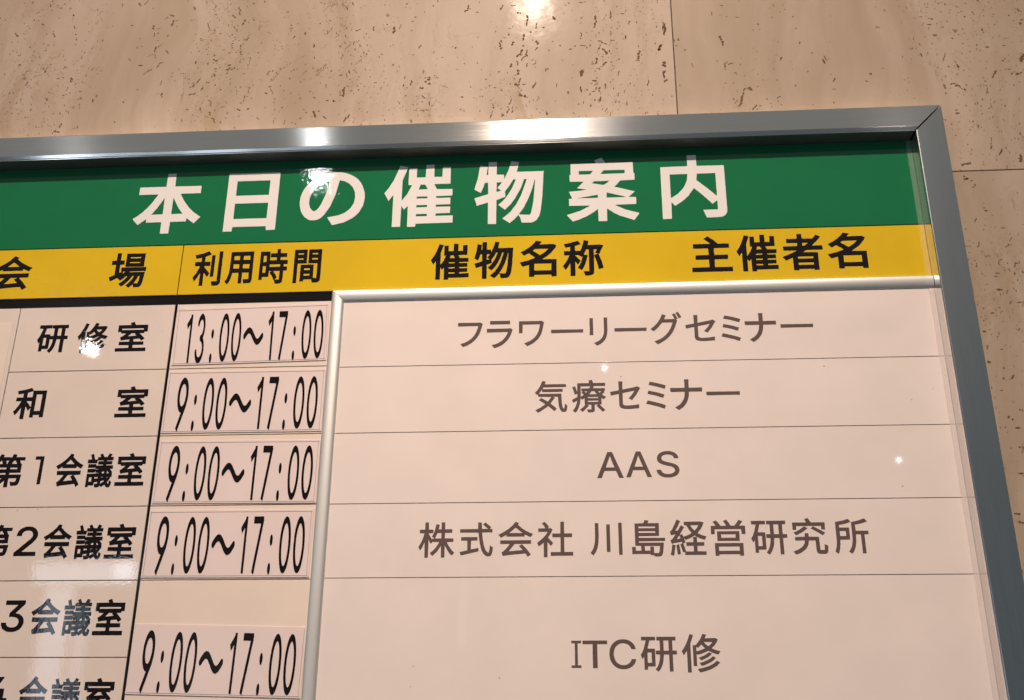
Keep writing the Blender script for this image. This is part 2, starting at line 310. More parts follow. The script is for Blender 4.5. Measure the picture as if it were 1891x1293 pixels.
# ---------------------------------------------------------------- lettering: outlines of the characters, 1/1000 em
GLYPHS = {     # outline loops of each character: x, y, x, y ...
    'h本': [[153,-34,196,-35,197,26,199,29,278,30,280,48,299,32,320,18,350,53,315,77,287,103,254,146,233,183,236,186,336,186,336,227,198,228,196,302,153,301,152,228,17,228,15,226,15,186,113,186,115,183,94,146,71,113,47,87,23,66,1,51,2,48,31,17,71,49,73,29,152,29],
        [94,72,123,113,152,166,153,73],
        [199,72,197,76,197,158,199,162,227,112,255,73]],
    'h日': [[54,-32,96,-32,97,-12,99,-9,254,-9,257,-30,299,-29,299,278,54,278],
        [99,33,97,36,97,113,99,115,252,115,255,113,254,33],
        [99,157,97,161,97,233,98,236,255,236,254,157]],
    'hの': [[181,-17,185,-19,236,-7,273,13,289,27,303,43,320,78,324,101,326,123,324,146,312,183,301,203,287,220,270,233,252,244,233,252,208,258,185,259,157,257,131,251,108,241,89,230,71,215,53,196,40,176,31,156,25,133,23,108,24,91,31,61,38,46,52,26,70,13,82,9,103,9,115,12,127,19,144,38,168,81,188,141,203,216,227,210,250,196,267,176,278,151,281,123,277,93,264,68,254,57,236,42,210,31,157,21],
        [87,58,74,73,67,98,68,126,76,151,92,176,106,190,133,207,157,214,145,151,124,91,113,71,104,61,96,56]],
    'h催': [[47,-34,88,-34,89,79,103,58,120,77,121,76,122,-34,124,-36,159,-36,162,-34,162,-22,164,-20,343,-19,343,19,261,19,258,21,259,32,329,33,329,67,259,68,258,71,259,80,329,80,329,116,259,116,258,126,336,127,338,131,338,163,261,165,248,191,250,193,327,193,327,286,287,286,286,236,285,232,246,233,245,301,205,301,203,232,161,232,159,233,159,285,120,285,119,193,137,191,116,143,89,106,89,218,115,291,75,301,62,264,44,218,22,178,2,151,24,108,45,137,47,136],
        [164,19,162,23,164,32,216,31,217,21,215,19],
        [164,68,162,71,164,80,215,80,217,78,215,68],
        [164,116,162,118,164,127,217,126,215,116],
        [171,165,180,193,182,193,203,191,216,166]],
    'h物': [[70,-34,110,-35,110,93,154,109,151,138,173,169,192,203,204,201,182,146,155,103,138,83,119,66,152,40,180,69,202,101,228,153,244,201,247,203,257,201,253,186,229,112,206,66,179,28,140,-7,175,-32,198,-12,217,10,226,-4,233,-32,280,-32,292,-28,305,-19,318,3,325,33,333,106,340,243,208,243,220,296,182,303,167,251,147,206,145,230,110,231,110,301,70,301,68,230,61,230,60,233,66,276,29,283,27,281,17,211,1,153,33,134,46,166,52,188,68,189,70,126,4,106,3,103,15,65,69,81],
        [229,11,219,13,243,49,266,98,285,153,296,201,298,193,290,83,279,21,275,13,271,9],
        [113,137,110,138,110,188,136,189,134,183,114,158,133,143]],
    'h案': [[153,-34,195,-34,196,32,231,7,261,-9,327,-33,353,1,353,3,285,24,237,48,243,50,340,51,340,88,308,89,305,91,336,118,236,146,266,179,337,181,337,216,332,218,331,276,196,276,175,306,140,292,147,276,24,276,20,274,20,218,14,216,15,180,82,179,84,178,52,146,54,143,99,136,64,130,10,126,25,91,24,89,10,88,10,51,108,50,113,48,66,24,-1,3,-1,1,27,-32,59,-22,92,-8,131,15,152,31],
        [47,90,153,106,152,89],
        [196,89,196,117,289,91,282,89],
        [178,158,124,168,136,179,213,179,196,165,182,158],
        [61,217,61,236,64,237,133,236,117,217],
        [171,217,169,218,185,237,290,236,289,217]],
    'h内': [[27,-34,29,-37,68,-36,70,51,87,32,106,44,131,63,150,82,178,123,217,84,259,36,280,53,282,51,282,8,280,6,214,6,229,-35,287,-34,303,-31,314,-24,322,-12,324,1,324,241,199,242,197,246,197,301,194,302,154,301,154,246,152,242,27,241],
        [71,73,69,76,69,198,71,200,152,200,148,166,137,138,128,123,103,95],
        [280,78,243,117,192,165,196,200,280,200,282,198,282,81]],
    'b会': [[290,-37,292,-38,327,-14,289,37,244,83,329,85,329,126,24,126,24,85,114,83,91,56,61,26,36,11,50,-30,101,-21,268,-7],
        [120,22,171,84,228,83,202,68,236,32],
        [30,143,33,142,82,167,84,166,85,153,266,153,268,171,322,146,350,181,292,207,245,235,204,269,203,271,214,286,175,303,136,259,105,233,52,200,1,176],
        [127,194,126,196,175,239,230,196,227,194]],
    'b場': [[199,-37,203,-39,236,-7,242,-17,245,-35,292,-34,303,-30,313,-23,321,-7,326,13,336,108,336,111,194,111,192,113,195,118,343,119,344,156,340,158,110,158,108,156,108,121,118,118,94,107,92,183,94,185,130,186,130,223,129,226,94,227,92,228,92,299,52,299,52,228,50,227,13,226,11,223,11,186,50,185,52,183,51,88,2,66,17,26,82,58,113,31,142,53,161,72,178,73,174,66,152,41,129,20,102,3,131,-25,159,-5,185,21,206,45,222,71,224,73,238,73,234,61,216,31,195,6,170,-14],
        [247,3,245,6,265,38,280,73,292,73,288,31,280,3,275,2],
        [131,99,127,119,149,118],
        [142,163,317,162,319,166,319,291,143,292],
        [182,198,182,208,185,209,279,208,278,198],
        [182,245,182,256,278,256,279,254,279,246,275,244]],
    'b利': [[83,-34,125,-34,125,86,127,90,168,49,193,83,125,143,127,156,189,156,192,158,192,197,127,197,125,198,125,246,194,269,161,301,94,280,3,264,17,230,20,229,83,238,82,198,10,196,10,157,72,156,66,141,45,103,28,78,0,46,22,7,51,41,82,90],
        [234,-34,236,-36,280,-36,301,-33,315,-26,325,-12,328,8,327,295,289,295,285,294,285,8,282,6,220,6],
        [200,53,203,51,238,51,241,53,241,259,238,260,203,260,200,259]],
    'b用': [[30,-39,33,-40,44,-27,59,-4,69,18,82,71,85,71,155,71,157,-33,198,-32,199,71,275,71,277,8,210,7,223,-32,227,-34,282,-32,299,-29,310,-21,316,-12,319,8,317,278,46,276,45,128,42,81,30,33,15,6,0,-14],
        [87,113,87,153,89,155,152,155,156,153,154,112],
        [199,113,199,154,273,155,277,153,275,112],
        [89,196,87,198,88,236,155,236,154,196],
        [199,196,199,236,276,236,275,196]],
    'b時': [[215,-34,268,-34,282,-30,294,-22,300,-9,301,3,301,88,342,91,342,128,303,129,301,131,301,151,303,153,345,153,345,192,257,193,255,196,257,221,329,221,331,223,331,259,329,260,257,260,255,264,254,302,215,302,213,301,213,261,143,260,139,259,140,221,213,221,213,193,136,192,133,279,20,279,19,6,59,5,59,31,61,33,134,33,135,88,164,89,166,88,144,76,145,73,175,37,196,2,203,1],
        [208,5,233,23,210,59,185,88,259,88,259,5],
        [61,73,59,76,59,136,61,138,92,138,94,136,94,73],
        [136,129,136,152,257,153,259,151,259,131,257,129],
        [61,177,59,178,59,238,94,238,94,178]],
    'b間': [[24,-34,27,-36,64,-36,66,-34,66,151,166,151,166,287,24,286],
        [240,-34,282,-35,303,-32,320,-23,327,-9,329,8,329,284,327,287,183,286,183,151,282,150,286,148,285,7,248,8,247,139,103,140,101,138,101,-19,103,-21,140,-21,143,-3,229,-2],
        [143,33,141,36,143,51,206,51,207,48,206,33],
        [143,87,141,91,143,104,206,104,207,101,206,87],
        [66,188,66,201,68,202,126,201,126,188,124,187],
        [224,187,224,202,286,201,285,187],
        [66,238,66,249,68,251,124,251,126,249,124,237],
        [224,238,224,250,282,251,286,249,285,237]],
    'b催': [[47,-34,88,-34,89,79,103,58,120,77,121,76,122,-34,124,-36,159,-36,162,-34,162,-22,164,-20,343,-19,343,19,261,19,258,21,259,32,329,33,329,67,259,68,258,71,259,80,329,80,329,116,259,116,258,126,336,127,338,131,338,163,261,165,248,191,250,193,327,193,327,286,287,286,286,236,285,232,246,233,245,301,205,301,203,232,161,232,159,233,159,285,120,285,119,193,137,191,116,143,89,106,89,218,115,291,75,301,62,264,44,218,22,178,2,151,24,108,45,137,47,136],
        [164,19,162,23,164,32,216,31,217,21,215,19],
        [164,68,162,71,164,80,215,80,217,78,215,68],
        [164,116,162,118,164,127,217,126,215,116],
        [171,165,180,193,182,193,203,191,216,166]],
    'b物': [[70,-34,110,-35,110,93,154,109,151,138,173,169,192,203,204,201,182,146,155,103,138,83,119,66,152,40,180,69,202,101,228,153,244,201,247,203,257,201,253,186,229,112,206,66,179,28,140,-7,175,-32,198,-12,217,10,226,-4,233,-32,280,-32,292,-28,305,-19,318,3,325,33,333,106,340,243,208,243,220,296,182,303,167,251,147,206,145,230,110,231,110,301,70,301,68,230,61,230,60,233,66,276,29,283,27,281,17,211,1,153,33,134,46,166,52,188,68,189,70,126,4,106,3,103,15,65,69,81],
        [229,11,219,13,243,49,266,98,285,153,296,201,298,193,290,83,279,21,275,13,271,9],
        [113,137,110,138,110,188,136,189,134,183,114,158,133,143]],
    'b名': [[80,-34,122,-35,122,-19,127,-17,261,-18,264,-36,305,-34,305,126,189,128,228,156,258,183,293,228,305,251,304,254,280,269,168,267,167,269,186,294,138,304,120,279,91,249,52,220,12,198,40,165,78,187,115,158,130,143,78,121,4,101,27,62,80,76],
        [124,23,122,26,124,87,263,86,261,23],
        [168,168,111,211,129,226,240,226,215,199,196,184,171,166],
        [82,188,80,188,86,191]],
    'b称': [[65,-34,68,-36,106,-35,106,98,108,100,127,72,153,106,106,158,106,161,124,161,127,164,161,143,169,151,155,96,142,66,127,41,161,17,176,43,193,83,213,158,178,166,201,215,221,213,221,8,174,6,189,-33,192,-35,224,-34,240,-31,254,-23,261,-12,263,6,264,158,288,88,302,23,340,33,342,36,337,61,327,101,303,168,301,171,264,159,263,213,289,213,273,178,310,170,345,250,317,257,213,256,221,294,182,302,180,301,162,231,150,202,108,202,106,203,106,249,155,266,131,299,78,283,13,269,24,235,64,241,65,238,64,202,11,201,13,161,57,161,57,158,36,111,2,58,24,22,41,46,64,86]],
    'b主': [[12,-22,15,-24,338,-24,340,-22,340,16,338,17,199,17,197,21,199,88,306,88,308,91,308,128,306,129,199,129,197,188,201,191,322,191,322,231,229,232,227,233,228,236,201,264,152,302,118,279,159,245,171,233,168,232,29,232,29,191,152,190,152,130,45,129,44,91,45,88,152,87,153,18,13,17]],
    'b者': [[84,-34,124,-36,127,-34,129,-24,252,-24,254,-35,295,-34,296,128,172,131,203,150,339,151,338,190,252,191,306,245,327,271,326,274,292,292,261,257,175,258,173,302,133,302,131,258,43,258,43,219,132,218,131,190,11,188,13,150,125,148,82,126,-1,91,27,57,82,81,84,78],
        [129,14,127,18,127,33,129,35,250,35,253,33,252,14],
        [129,72,127,76,127,88,129,91,252,91,253,88,252,72],
        [175,190,174,193,174,218,223,218,189,191]],
    'b研': [[166,-39,191,-7,206,23,215,58,222,116,261,116,263,113,264,-35,305,-34,305,113,306,116,343,116,344,118,344,156,305,158,305,241,337,244,336,283,152,281,152,244,181,241,180,157,145,157,143,158,143,175,140,176,77,176,94,243,149,244,149,281,147,283,10,282,10,243,51,241,34,176,18,141,2,116,22,70,33,87,34,-19,71,-19,73,8,143,8,144,116,180,116,177,81,168,41,155,13,133,-14],
        [73,48,73,136,103,136,104,48],
        [224,157,222,161,223,241,261,242,263,238,263,158]],
    'b修': [[46,-34,86,-34,87,213,116,289,116,291,78,302,58,249,43,217,19,178,-2,151,20,108,45,141],
        [153,-34,203,-26,264,-5,313,23,347,56,308,71,282,48,240,27,185,10,133,0,132,-2],
        [99,21,137,21,138,114,196,129,240,149,268,136,243,144,226,131,203,117,147,95,145,93,171,66,217,85,245,101,278,128,271,134,275,131,329,116,354,151,303,164,279,173,305,201,317,218,334,254,310,265,222,264,220,266,233,294,194,304,174,264,141,218,127,205,99,203],
        [173,21,175,19,208,29,261,54,294,77,310,93,309,96,275,109,257,93,224,74,189,61,152,51,151,48],
        [138,152,138,180,150,171,152,172,180,202,206,176,201,172,175,162],
        [243,195,220,214,211,223,213,226,273,226,274,223,264,212]],
    'b室': [[13,-24,15,-26,338,-26,338,14,199,14,196,16,196,43,199,45,308,46,307,83,199,84,196,86,197,111,257,116,280,92,313,115,296,135,251,176,299,177,301,192,334,193,333,271,201,271,180,307,143,296,142,294,152,271,17,271,17,193,52,192,54,177,109,176,76,148,65,141,49,136,61,97,106,104,150,108,153,106,152,84,45,84,44,46,152,44,153,16,150,14,13,13],
        [133,146,168,177,210,176,200,168,221,151,138,144],
        [59,215,59,231,289,231,291,228,289,216]],
    'b和': [[79,-34,120,-34,122,101,154,54,178,84,178,-19,219,-19,219,8,222,8,280,8,282,-18,324,-17,324,269,182,270,157,300,92,282,13,268,11,266,24,232,78,239,78,201,75,198,10,198,10,158,64,158,67,156,41,103,20,71,0,48,22,8,50,43,78,90],
        [220,51,220,227,222,228,280,228,281,51],
        [178,94,124,156,127,158,178,157],
        [122,199,122,248,178,265,178,199]],
    'b第': [[38,-37,40,-38,85,-17,110,-1,150,31,152,28,152,-35,192,-36,194,-34,194,53,196,55,275,55,278,53,274,28,268,18,215,20,211,18,220,-2,224,-20,282,-20,292,-17,303,-9,309,1,317,26,324,93,196,93,194,95,194,108,196,110,312,111,312,201,310,203,293,203,299,204,300,208,286,233,289,236,339,236,339,271,238,272,244,294,243,296,206,305,187,261,185,272,101,272,108,295,71,305,69,304,58,279,43,252,24,228,4,208,36,188,38,166,150,165,152,163,152,151,150,148,52,148,37,56,113,55,117,53,71,21,11,-4],
        [87,94,86,96,89,110,150,110,152,108,152,96,150,93],
        [194,150,194,163,196,165,270,163,270,151,268,148,196,148],
        [57,203,80,235,89,236,102,203],
        [143,203,145,206,136,235,168,236,170,233,150,211,159,204,163,203],
        [201,203,220,233,224,236,236,236,258,203]],
    'b議': [[295,-37,315,-38,327,-34,336,-25,343,-7,348,16,317,34,315,33,310,1,308,-1,303,2,294,13,329,61,323,66,342,68,341,103,334,106,342,113,331,126,306,146,340,147,341,181,338,183,252,183,252,191,324,192,325,223,322,225,252,225,251,231,333,233,333,267,299,267,297,269,313,291,273,304,252,267,213,267,185,304,154,291,153,289,168,269,166,267,133,267,131,266,131,244,96,242,71,301,38,291,36,289,55,244,8,243,6,238,6,208,8,205,131,205,133,233,208,233,210,228,208,225,143,225,142,193,145,191,208,191,210,186,208,183,124,182,122,196,19,196,20,160,117,160,118,156,117,150,20,149,20,112,122,112,124,127,133,107,166,110,167,106,164,104,120,104,117,102,18,101,19,-32,52,-32,54,-16,122,-16,124,12,166,19,166,0,129,0,127,-2,140,-36,168,-36,189,-32,196,-29,206,-18,222,-34,264,-10,280,-29],
        [208,-1,208,25,247,31,249,23],
        [54,22,54,64,85,65,87,63,87,23],
        [124,51,124,67,167,66,166,56],
        [280,58,278,66,287,67,289,66,282,56],
        [208,61,208,67,240,66],
        [208,104,208,117,233,124,235,106,233,104],
        [275,104,273,106,273,127,299,106,296,104],
        [124,140,124,147,171,146],
        [273,142,272,146,278,146]],
    'b2': [[54,-9,399,-9,399,66,174,68,282,181,327,231,362,279,383,321,389,349,391,374,389,399,380,429,369,451,350,476,325,496,303,509,271,520,233,525,196,524,164,516,131,501,105,481,83,456,70,434,59,399,56,379,57,352,136,352,140,389,145,404,154,419,168,433,182,441,199,447,217,449,238,449,259,444,279,434,288,426,297,416,307,396,310,366,307,346,302,331,291,311,274,289,54,52]],
    'b3': [[184,-14,217,-17,250,-15,287,-7,313,3,343,22,358,36,382,66,394,91,402,126,402,163,392,203,379,228,357,255,322,280,294,292,245,301,382,456,382,516,380,519,64,519,60,516,60,444,61,442,268,441,147,304,147,238,217,237,245,233,275,222,294,208,311,183,319,151,315,118,303,94,285,77,257,65,224,60,192,62,161,72,139,88,125,108,117,142,33,141,36,113,45,81,57,58,78,34,105,13,129,0,161,-10]],
    'b4': [[272,-9,352,-10,353,93,357,95,422,95,423,98,422,172,353,173,352,327,272,326,271,172,125,173,327,516,324,519,240,518,30,161,31,95,271,95]],
    'eフ': [[104,-12,145,2,189,27,217,50,247,83,264,108,282,148,306,233,305,236,280,251,264,249,47,251,47,212,257,213,259,211,253,186,240,148,223,116,198,86,175,66,148,48,117,34,74,21]],
    'eラ': [[123,-17,127,-19,154,-10,194,8,220,24,245,46,263,66,282,95,297,126,312,171,287,186,266,183,45,184,45,148,47,146,259,147,263,146,251,116,237,93,206,60,184,46,159,32,133,23,97,13],
        [76,228,285,227,286,264,285,265,250,264,78,265]],
    'eワ': [[126,-14,131,-17,150,-10,196,14,236,46,258,71,275,98,290,136,311,236,285,252,261,250,43,251,43,121,82,122,82,214,264,214,265,211,261,181,252,146,239,113,224,91,203,68,178,48,150,33,99,13]],
    'eー': [[31,113,275,115,317,113,319,153,317,156,275,154,33,156,31,153]],
    'eリ': [[150,-19,194,0,221,18,245,43,262,73,269,101,274,133,275,270,236,270,234,269,235,143,231,106,220,76,202,53,180,36,161,26,121,11],
        [72,91,114,91,113,267,73,266,74,123]],
    'eグ': [[78,-27,82,-29,120,-13,168,16,204,46,243,93,264,131,296,211,282,221,302,231,271,284,268,285,243,274,269,231,261,227,247,226,159,226,180,266,138,279,121,238,89,192,52,156,13,128,45,105,71,123,99,148,136,191,246,191,237,166,221,131,201,100,173,69,150,49,122,31,90,16,48,1],
        [314,233,340,244,341,246,308,300,282,289,282,286]],
    'eセ': [[158,-9,210,-10,296,-4,298,-2,300,33,299,36,243,28,187,25,164,26,147,32,143,37,140,46,140,153,258,176,232,136,200,101,200,98,231,80,274,133,315,203,289,222,268,215,140,190,140,238,143,274,101,275,103,183,17,167,22,133,24,129,101,145,103,143,103,36,107,18,113,8,127,-2]],
    'eミ': [[258,-12,264,-14,265,-12,280,21,240,35,175,52,64,76,49,43,50,40,185,11],
        [252,98,267,133,196,154,82,177,68,143,164,124],
        [271,193,276,193,289,227,254,238,194,253,99,270,84,236,182,217]],
    'eナ': [[100,-17,103,-18,143,10,159,27,181,58,196,98,201,118,204,156,327,156,327,195,206,194,204,196,204,236,206,274,203,276,164,276,162,274,165,244,164,194,31,195,29,193,31,156,165,156,158,106,143,71,123,46,108,32,67,8]],
    'e気': [[39,-34,43,-36,78,-16,145,32,175,8,206,-22,232,3,219,18,170,58,214,121,196,128,201,130,245,128,248,78,252,36,262,1,271,-14,280,-24,292,-31,313,-32,324,-27,335,-9,340,33,315,55,313,53,311,23,308,3,301,5,294,16,289,31,284,63,280,161,54,161,52,163,82,205,85,180,294,180,294,211,92,211,88,213,99,230,327,230,329,231,328,261,115,262,112,264,122,291,86,299,68,254,55,228,37,203,8,171,36,151,38,150,43,155,45,130,178,128,160,101,143,80,140,79,75,119,50,96,116,53,73,21,15,-9]],
    'e療': [[38,-34,55,-14,73,21,84,58,92,113,106,98,129,111,131,108,131,48,138,46,114,21,83,-4,108,-25,110,-26,124,-14,172,36,173,38,152,46,154,46,197,46,196,-2,154,-2,153,-4,164,-32,166,-33,206,-31,217,-28,227,-22,231,-7,231,43,233,46,268,46,249,33,308,-28,333,-12,335,-9,279,46,299,48,299,111,324,99,346,123,317,138,306,146,305,148,331,171,331,173,320,181,336,183,336,211,220,212,218,213,227,235,338,234,340,238,340,264,338,266,222,266,220,267,208,298,206,299,173,292,180,266,61,266,60,264,59,178,38,236,10,226,34,151,36,149,59,158,59,126,5,96,17,65,54,87,56,86,52,63,41,31,30,11,14,-12],
        [164,73,164,86,266,86,266,73,264,73],
        [164,112,164,124,266,123,266,113,264,111],
        [94,128,93,233,190,233,180,212,100,211,100,183,113,181,100,168,124,148,110,137],
        [178,151,203,182,229,182,253,151],
        [282,164,267,181,300,181],
        [147,167,128,181,161,181]],
    'e株': [[66,-32,99,-32,100,-29,101,137,122,96,138,115,203,113,186,83,168,58,140,29,116,11,140,-16,171,11,189,31,220,77,222,73,222,-32,254,-32,256,-29,257,81,282,36,303,7,324,-14,349,13,327,33,305,61,289,85,275,113,336,114,338,116,338,146,256,148,257,199,324,200,325,231,322,233,257,233,256,296,254,299,222,299,222,236,220,233,195,233,203,277,171,282,156,216,145,188,133,166,133,163,158,148,138,146,136,136,100,191,100,196,144,198,145,228,143,231,101,231,99,299,66,299,64,231,15,231,15,198,61,196,40,131,27,103,6,68,24,35,40,58,64,113],
        [164,147,162,148,185,198,222,198,222,148,220,147]],
    'e式': [[290,-32,299,-33,313,-31,322,-25,330,-14,339,16,343,53,313,73,308,31,302,6,299,3,291,6,275,21,266,38,252,81,241,136,234,196,236,199,336,199,336,232,307,233,323,249,313,260,266,297,242,276,293,233,233,233,232,236,230,296,196,297,193,296,194,233,15,232,15,201,17,199,197,198,211,96,227,36,237,13,250,-7,264,-21,280,-30],
        [26,-22,202,18,199,50,125,36,126,121,189,121,189,155,29,155,27,153,27,123,29,121,89,121,90,28,17,12,15,11]],
    'e会': [[291,-32,294,-33,323,-14,286,36,238,84,208,68,244,31,243,29,115,19,110,21,168,87,324,88,326,91,326,121,324,122,29,122,27,121,27,88,117,88,120,86,77,36,57,18,41,8,52,-25,101,-18,271,-3],
        [33,146,87,174,89,157,261,157,264,158,264,173,266,176,320,150,343,178,343,181,289,204,243,232,199,269,198,271,208,284,207,286,175,299,150,268,107,231,54,198,9,176],
        [113,191,143,214,175,244,243,191]],
    'e社': [[66,-32,99,-32,100,-29,101,110,131,74,133,74,154,101,106,151,128,183,150,226,131,240,102,238,116,249,99,275,75,300,49,284,71,257,81,238,15,238,14,206,99,205,103,203,84,176,63,151,4,101,20,69,65,103],
        [130,-17,133,-19,340,-18,340,16,261,16,258,18,258,153,331,154,333,186,331,189,259,189,257,300,223,299,222,189,147,189,146,186,147,154,223,153,223,18,220,16,131,16]],
    'e川': [[29,-34,31,-37,33,-36,59,1,73,36,82,76,87,136,87,279,85,279,51,279,51,138,47,86,34,36,18,6,5,-12,5,-14],
        [281,-32,315,-32,316,-29,315,280,282,280,280,279],
        [163,1,166,-2,196,-2,198,1,198,261,196,265,163,264]],
    'e島': [[257,-32,289,-30,299,-25,307,-14,314,11,323,93,96,94,94,96,94,106,333,108,336,108,336,136,96,138,94,138,94,153,282,154,284,269,280,271,180,271,192,294,154,300,152,299,140,271,59,269,59,66,113,64,113,23,113,21,64,21,62,56,31,56,29,53,29,-7,31,-9,196,-9,199,-20,229,-20,231,-18,233,-31],
        [231,0,229,57,199,58,197,56,196,21,147,21,146,63,286,63,281,18,274,1,266,-2],
        [94,183,94,196,96,198,245,198,249,196,247,182],
        [94,226,94,241,96,242,249,241,247,225]],
    'e経': [[33,-29,36,-29,55,66,54,68,27,74,24,73,16,23,5,-19],
        [140,-22,339,-22,338,9,257,11,257,59,322,60,323,91,320,93,257,93,257,138,254,141,222,140,221,93,159,93,155,91,157,60,220,60,222,58,222,13,220,9,150,10,140,46,127,81,149,91,136,134,150,113,152,113,199,132,238,154,257,141,278,131,327,113,348,143,299,159,266,176,300,216,316,244,327,272,303,281,143,280,141,279,142,249,164,247,187,206,210,178,201,171,178,159,131,143,122,167,98,161,143,231,140,233,113,249,84,201,59,198,82,236,108,286,75,301,74,299,58,264,33,218,20,199,7,191,17,158,54,165,59,163,31,128,20,117,9,111,20,79,22,79,45,86,113,97,115,96,119,83,99,76,121,1,138,5,140,3],
        [71,-17,73,-19,101,-12,89,76,61,68],
        [71,122,69,123,94,156,104,128],
        [238,198,217,221,201,246,203,248,275,248,277,246,262,223]],
    'e営': [[55,-32,87,-33,89,-32,89,-19,92,-19,266,-19,268,-33,301,-33,302,83,57,84,55,81],
        [89,13,89,51,92,52,267,51,266,13],
        [80,103,273,103,274,191,271,193,80,192],
        [115,132,115,164,238,164,240,161,238,132],
        [28,166,61,166,61,211,292,211,293,166,327,165,327,241,324,243,277,244,308,284,273,296,253,266,236,244,233,243,201,244,189,271,168,300,138,289,164,244,115,243,92,277,75,294,47,281,73,244,31,243,28,241]],
    'e研': [[164,-34,166,-34,187,-7,203,26,212,58,220,119,267,118,267,-29,268,-33,301,-32,301,118,341,121,340,154,303,154,301,156,301,244,303,245,333,246,333,279,156,279,156,246,182,245,185,244,185,155,147,154,146,151,146,121,184,118,181,81,170,38,157,11,138,-14],
        [37,-14,40,-16,68,-15,69,11,71,12,140,13,140,171,71,173,91,246,145,247,145,279,14,279,15,246,54,246,56,244,37,176,22,140,6,116,22,77,36,98,37,96],
        [71,44,69,48,69,138,106,139,107,46],
        [220,154,220,245,266,245,266,154]],
    'e究': [[35,-32,66,-22,92,-10,128,16,140,29,156,56,166,96,227,96,228,6,233,-14,245,-24,259,-26,303,-27,317,-24,324,-21,331,-12,336,-2,341,46,310,62,308,58,306,18,303,9,264,9,263,128,168,130,166,162,133,162,131,161,131,131,129,130,37,128,38,96,129,96,121,68,108,48,96,37,64,16,12,-4],
        [51,143,99,165,129,183,164,208,133,225,85,194,29,169],
        [298,143,301,143,324,163,324,166,303,179,217,225,215,225,192,206,252,173],
        [23,193,57,193,58,226,61,228,289,228,292,226,292,196,327,194,328,259,324,261,199,261,175,301,143,294,141,291,154,261,24,261,22,259]],
    'e所': [[32,-34,34,-34,42,-17,54,21,61,61,64,97,159,98,159,210,66,211,65,213,66,236,122,245,175,261,178,264,157,291,99,275,31,264,30,261,28,78,21,31,5,-12],
        [161,-34,178,-17,188,-2,203,33,213,73,218,143,222,146,261,146,264,143,264,-29,266,-31,299,-31,299,143,301,146,339,146,340,178,220,180,218,233,220,236,278,247,333,264,336,266,313,295,254,276,183,261,182,128,179,81,165,33,150,6,135,-12],
        [66,131,66,178,124,178,124,131]],
    'e修': [[49,-32,83,-32,83,213,112,289,80,297,60,246,46,216,29,186,2,148,20,114,47,151,49,148],
        [155,-29,157,-32,203,-22,262,-2,310,25,340,53,310,68,284,46,240,23,187,7,140,-2,138,-4],
        [103,23,134,23,134,121,136,125,140,118,175,126,196,133,240,153,280,134,306,125,328,121,348,148,301,161,271,173,303,204,320,228,331,251,310,262,215,260,228,291,195,299,178,263,164,241,143,216,129,201,103,201],
        [175,23,208,33,259,56,282,72,305,93,278,106,257,89,227,72,189,57,156,48],
        [172,71,196,79,235,98,259,116,272,128,243,140,227,127,203,113,152,93],
        [136,148,134,151,135,186,150,176,180,207,212,173,175,159],
        [243,191,218,211,203,229,282,228,266,210]],
    'eA': [[8,-4,89,-5,138,135,140,136,338,136,340,135,390,-4,471,-5,280,515,199,515,196,512],
        [164,205,238,434,281,301,315,206]],
    'eS': [[215,-14,257,-13,299,-5,333,9,363,28,382,48,400,76,411,106,414,138,412,166,402,196,387,219,361,243,338,258,313,270,201,303,168,315,140,333,126,351,122,366,122,386,126,401,137,419,150,431,166,441,185,447,208,452,250,451,273,445,294,435,309,424,321,409,333,372,403,372,407,374,404,401,394,431,377,459,354,481,327,499,294,512,257,520,227,522,187,518,152,510,113,491,85,469,65,444,52,414,46,381,49,341,59,316,70,299,89,278,115,261,158,241,280,205,301,195,319,183,332,168,338,151,339,128,333,108,315,85,285,66,250,57,206,56,168,64,138,82,125,96,118,108,108,143,33,143,32,141,36,111,47,78,64,50,87,27,117,7,150,-5,189,-13]],
    'eT': [[187,-4,263,-4,263,444,266,446,422,446,422,515,26,514,27,446,185,446,187,444]],
    'eC': [[249,-12,282,-12,306,-10,340,-2,375,13,406,33,432,58,454,88,469,121,480,166,404,166,390,128,381,113,361,91,329,71,301,62,282,60,250,60,233,62,201,74,185,83,163,101,139,131,123,166,113,206,109,254,113,301,123,344,138,376,157,401,187,427,217,442,243,448,282,449,317,442,347,428,375,403,393,376,406,342,480,344,475,366,463,401,445,434,422,462,389,488,357,505,320,516,282,521,252,521,203,513,157,494,117,466,84,429,59,384,45,344,36,286,35,223,45,164,59,124,85,79,117,42,157,14,192,-1,217,-8]],
    'eI': [[80,1,320,1,320,69,236,70,235,73,235,659,320,661,320,730,80,729,80,662,164,660,165,657,165,73,164,70,80,68]],
    'b1': [[256,1,345,1,345,749,122,750,122,660,255,659]],
    't0': [[292,1,352,7,406,30,450,64,485,102,515,148,545,208,567,274,582,336,590,401,594,474,590,549,582,614,567,677,545,742,517,799,485,847,451,885,406,920,354,942,301,950,247,943,194,919,149,885,115,847,83,799,55,742,33,677,18,614,10,549,6,476,10,401,18,336,33,274,55,208,83,151,119,98,154,61,192,32,245,8],
        [285,121,257,131,233,148,210,173,185,211,164,254,147,304,135,356,127,416,124,476,127,534,135,594,148,649,164,697,185,739,208,774,234,802,258,820,280,829,301,831,322,828,342,820,366,802,392,775,415,739,436,697,452,649,465,594,473,534,476,474,473,416,465,356,452,301,436,254,415,211,390,173,367,148,345,132,320,121,301,119]],
    't1': [[281,1,399,1,399,950,282,950,280,906,68,759,133,662,281,762]],
    't7': [[252,-17,257,-16,533,830,540,835,540,852,555,900,555,902,540,907,538,950,40,950,40,832,406,832,408,830,145,21,145,18]],
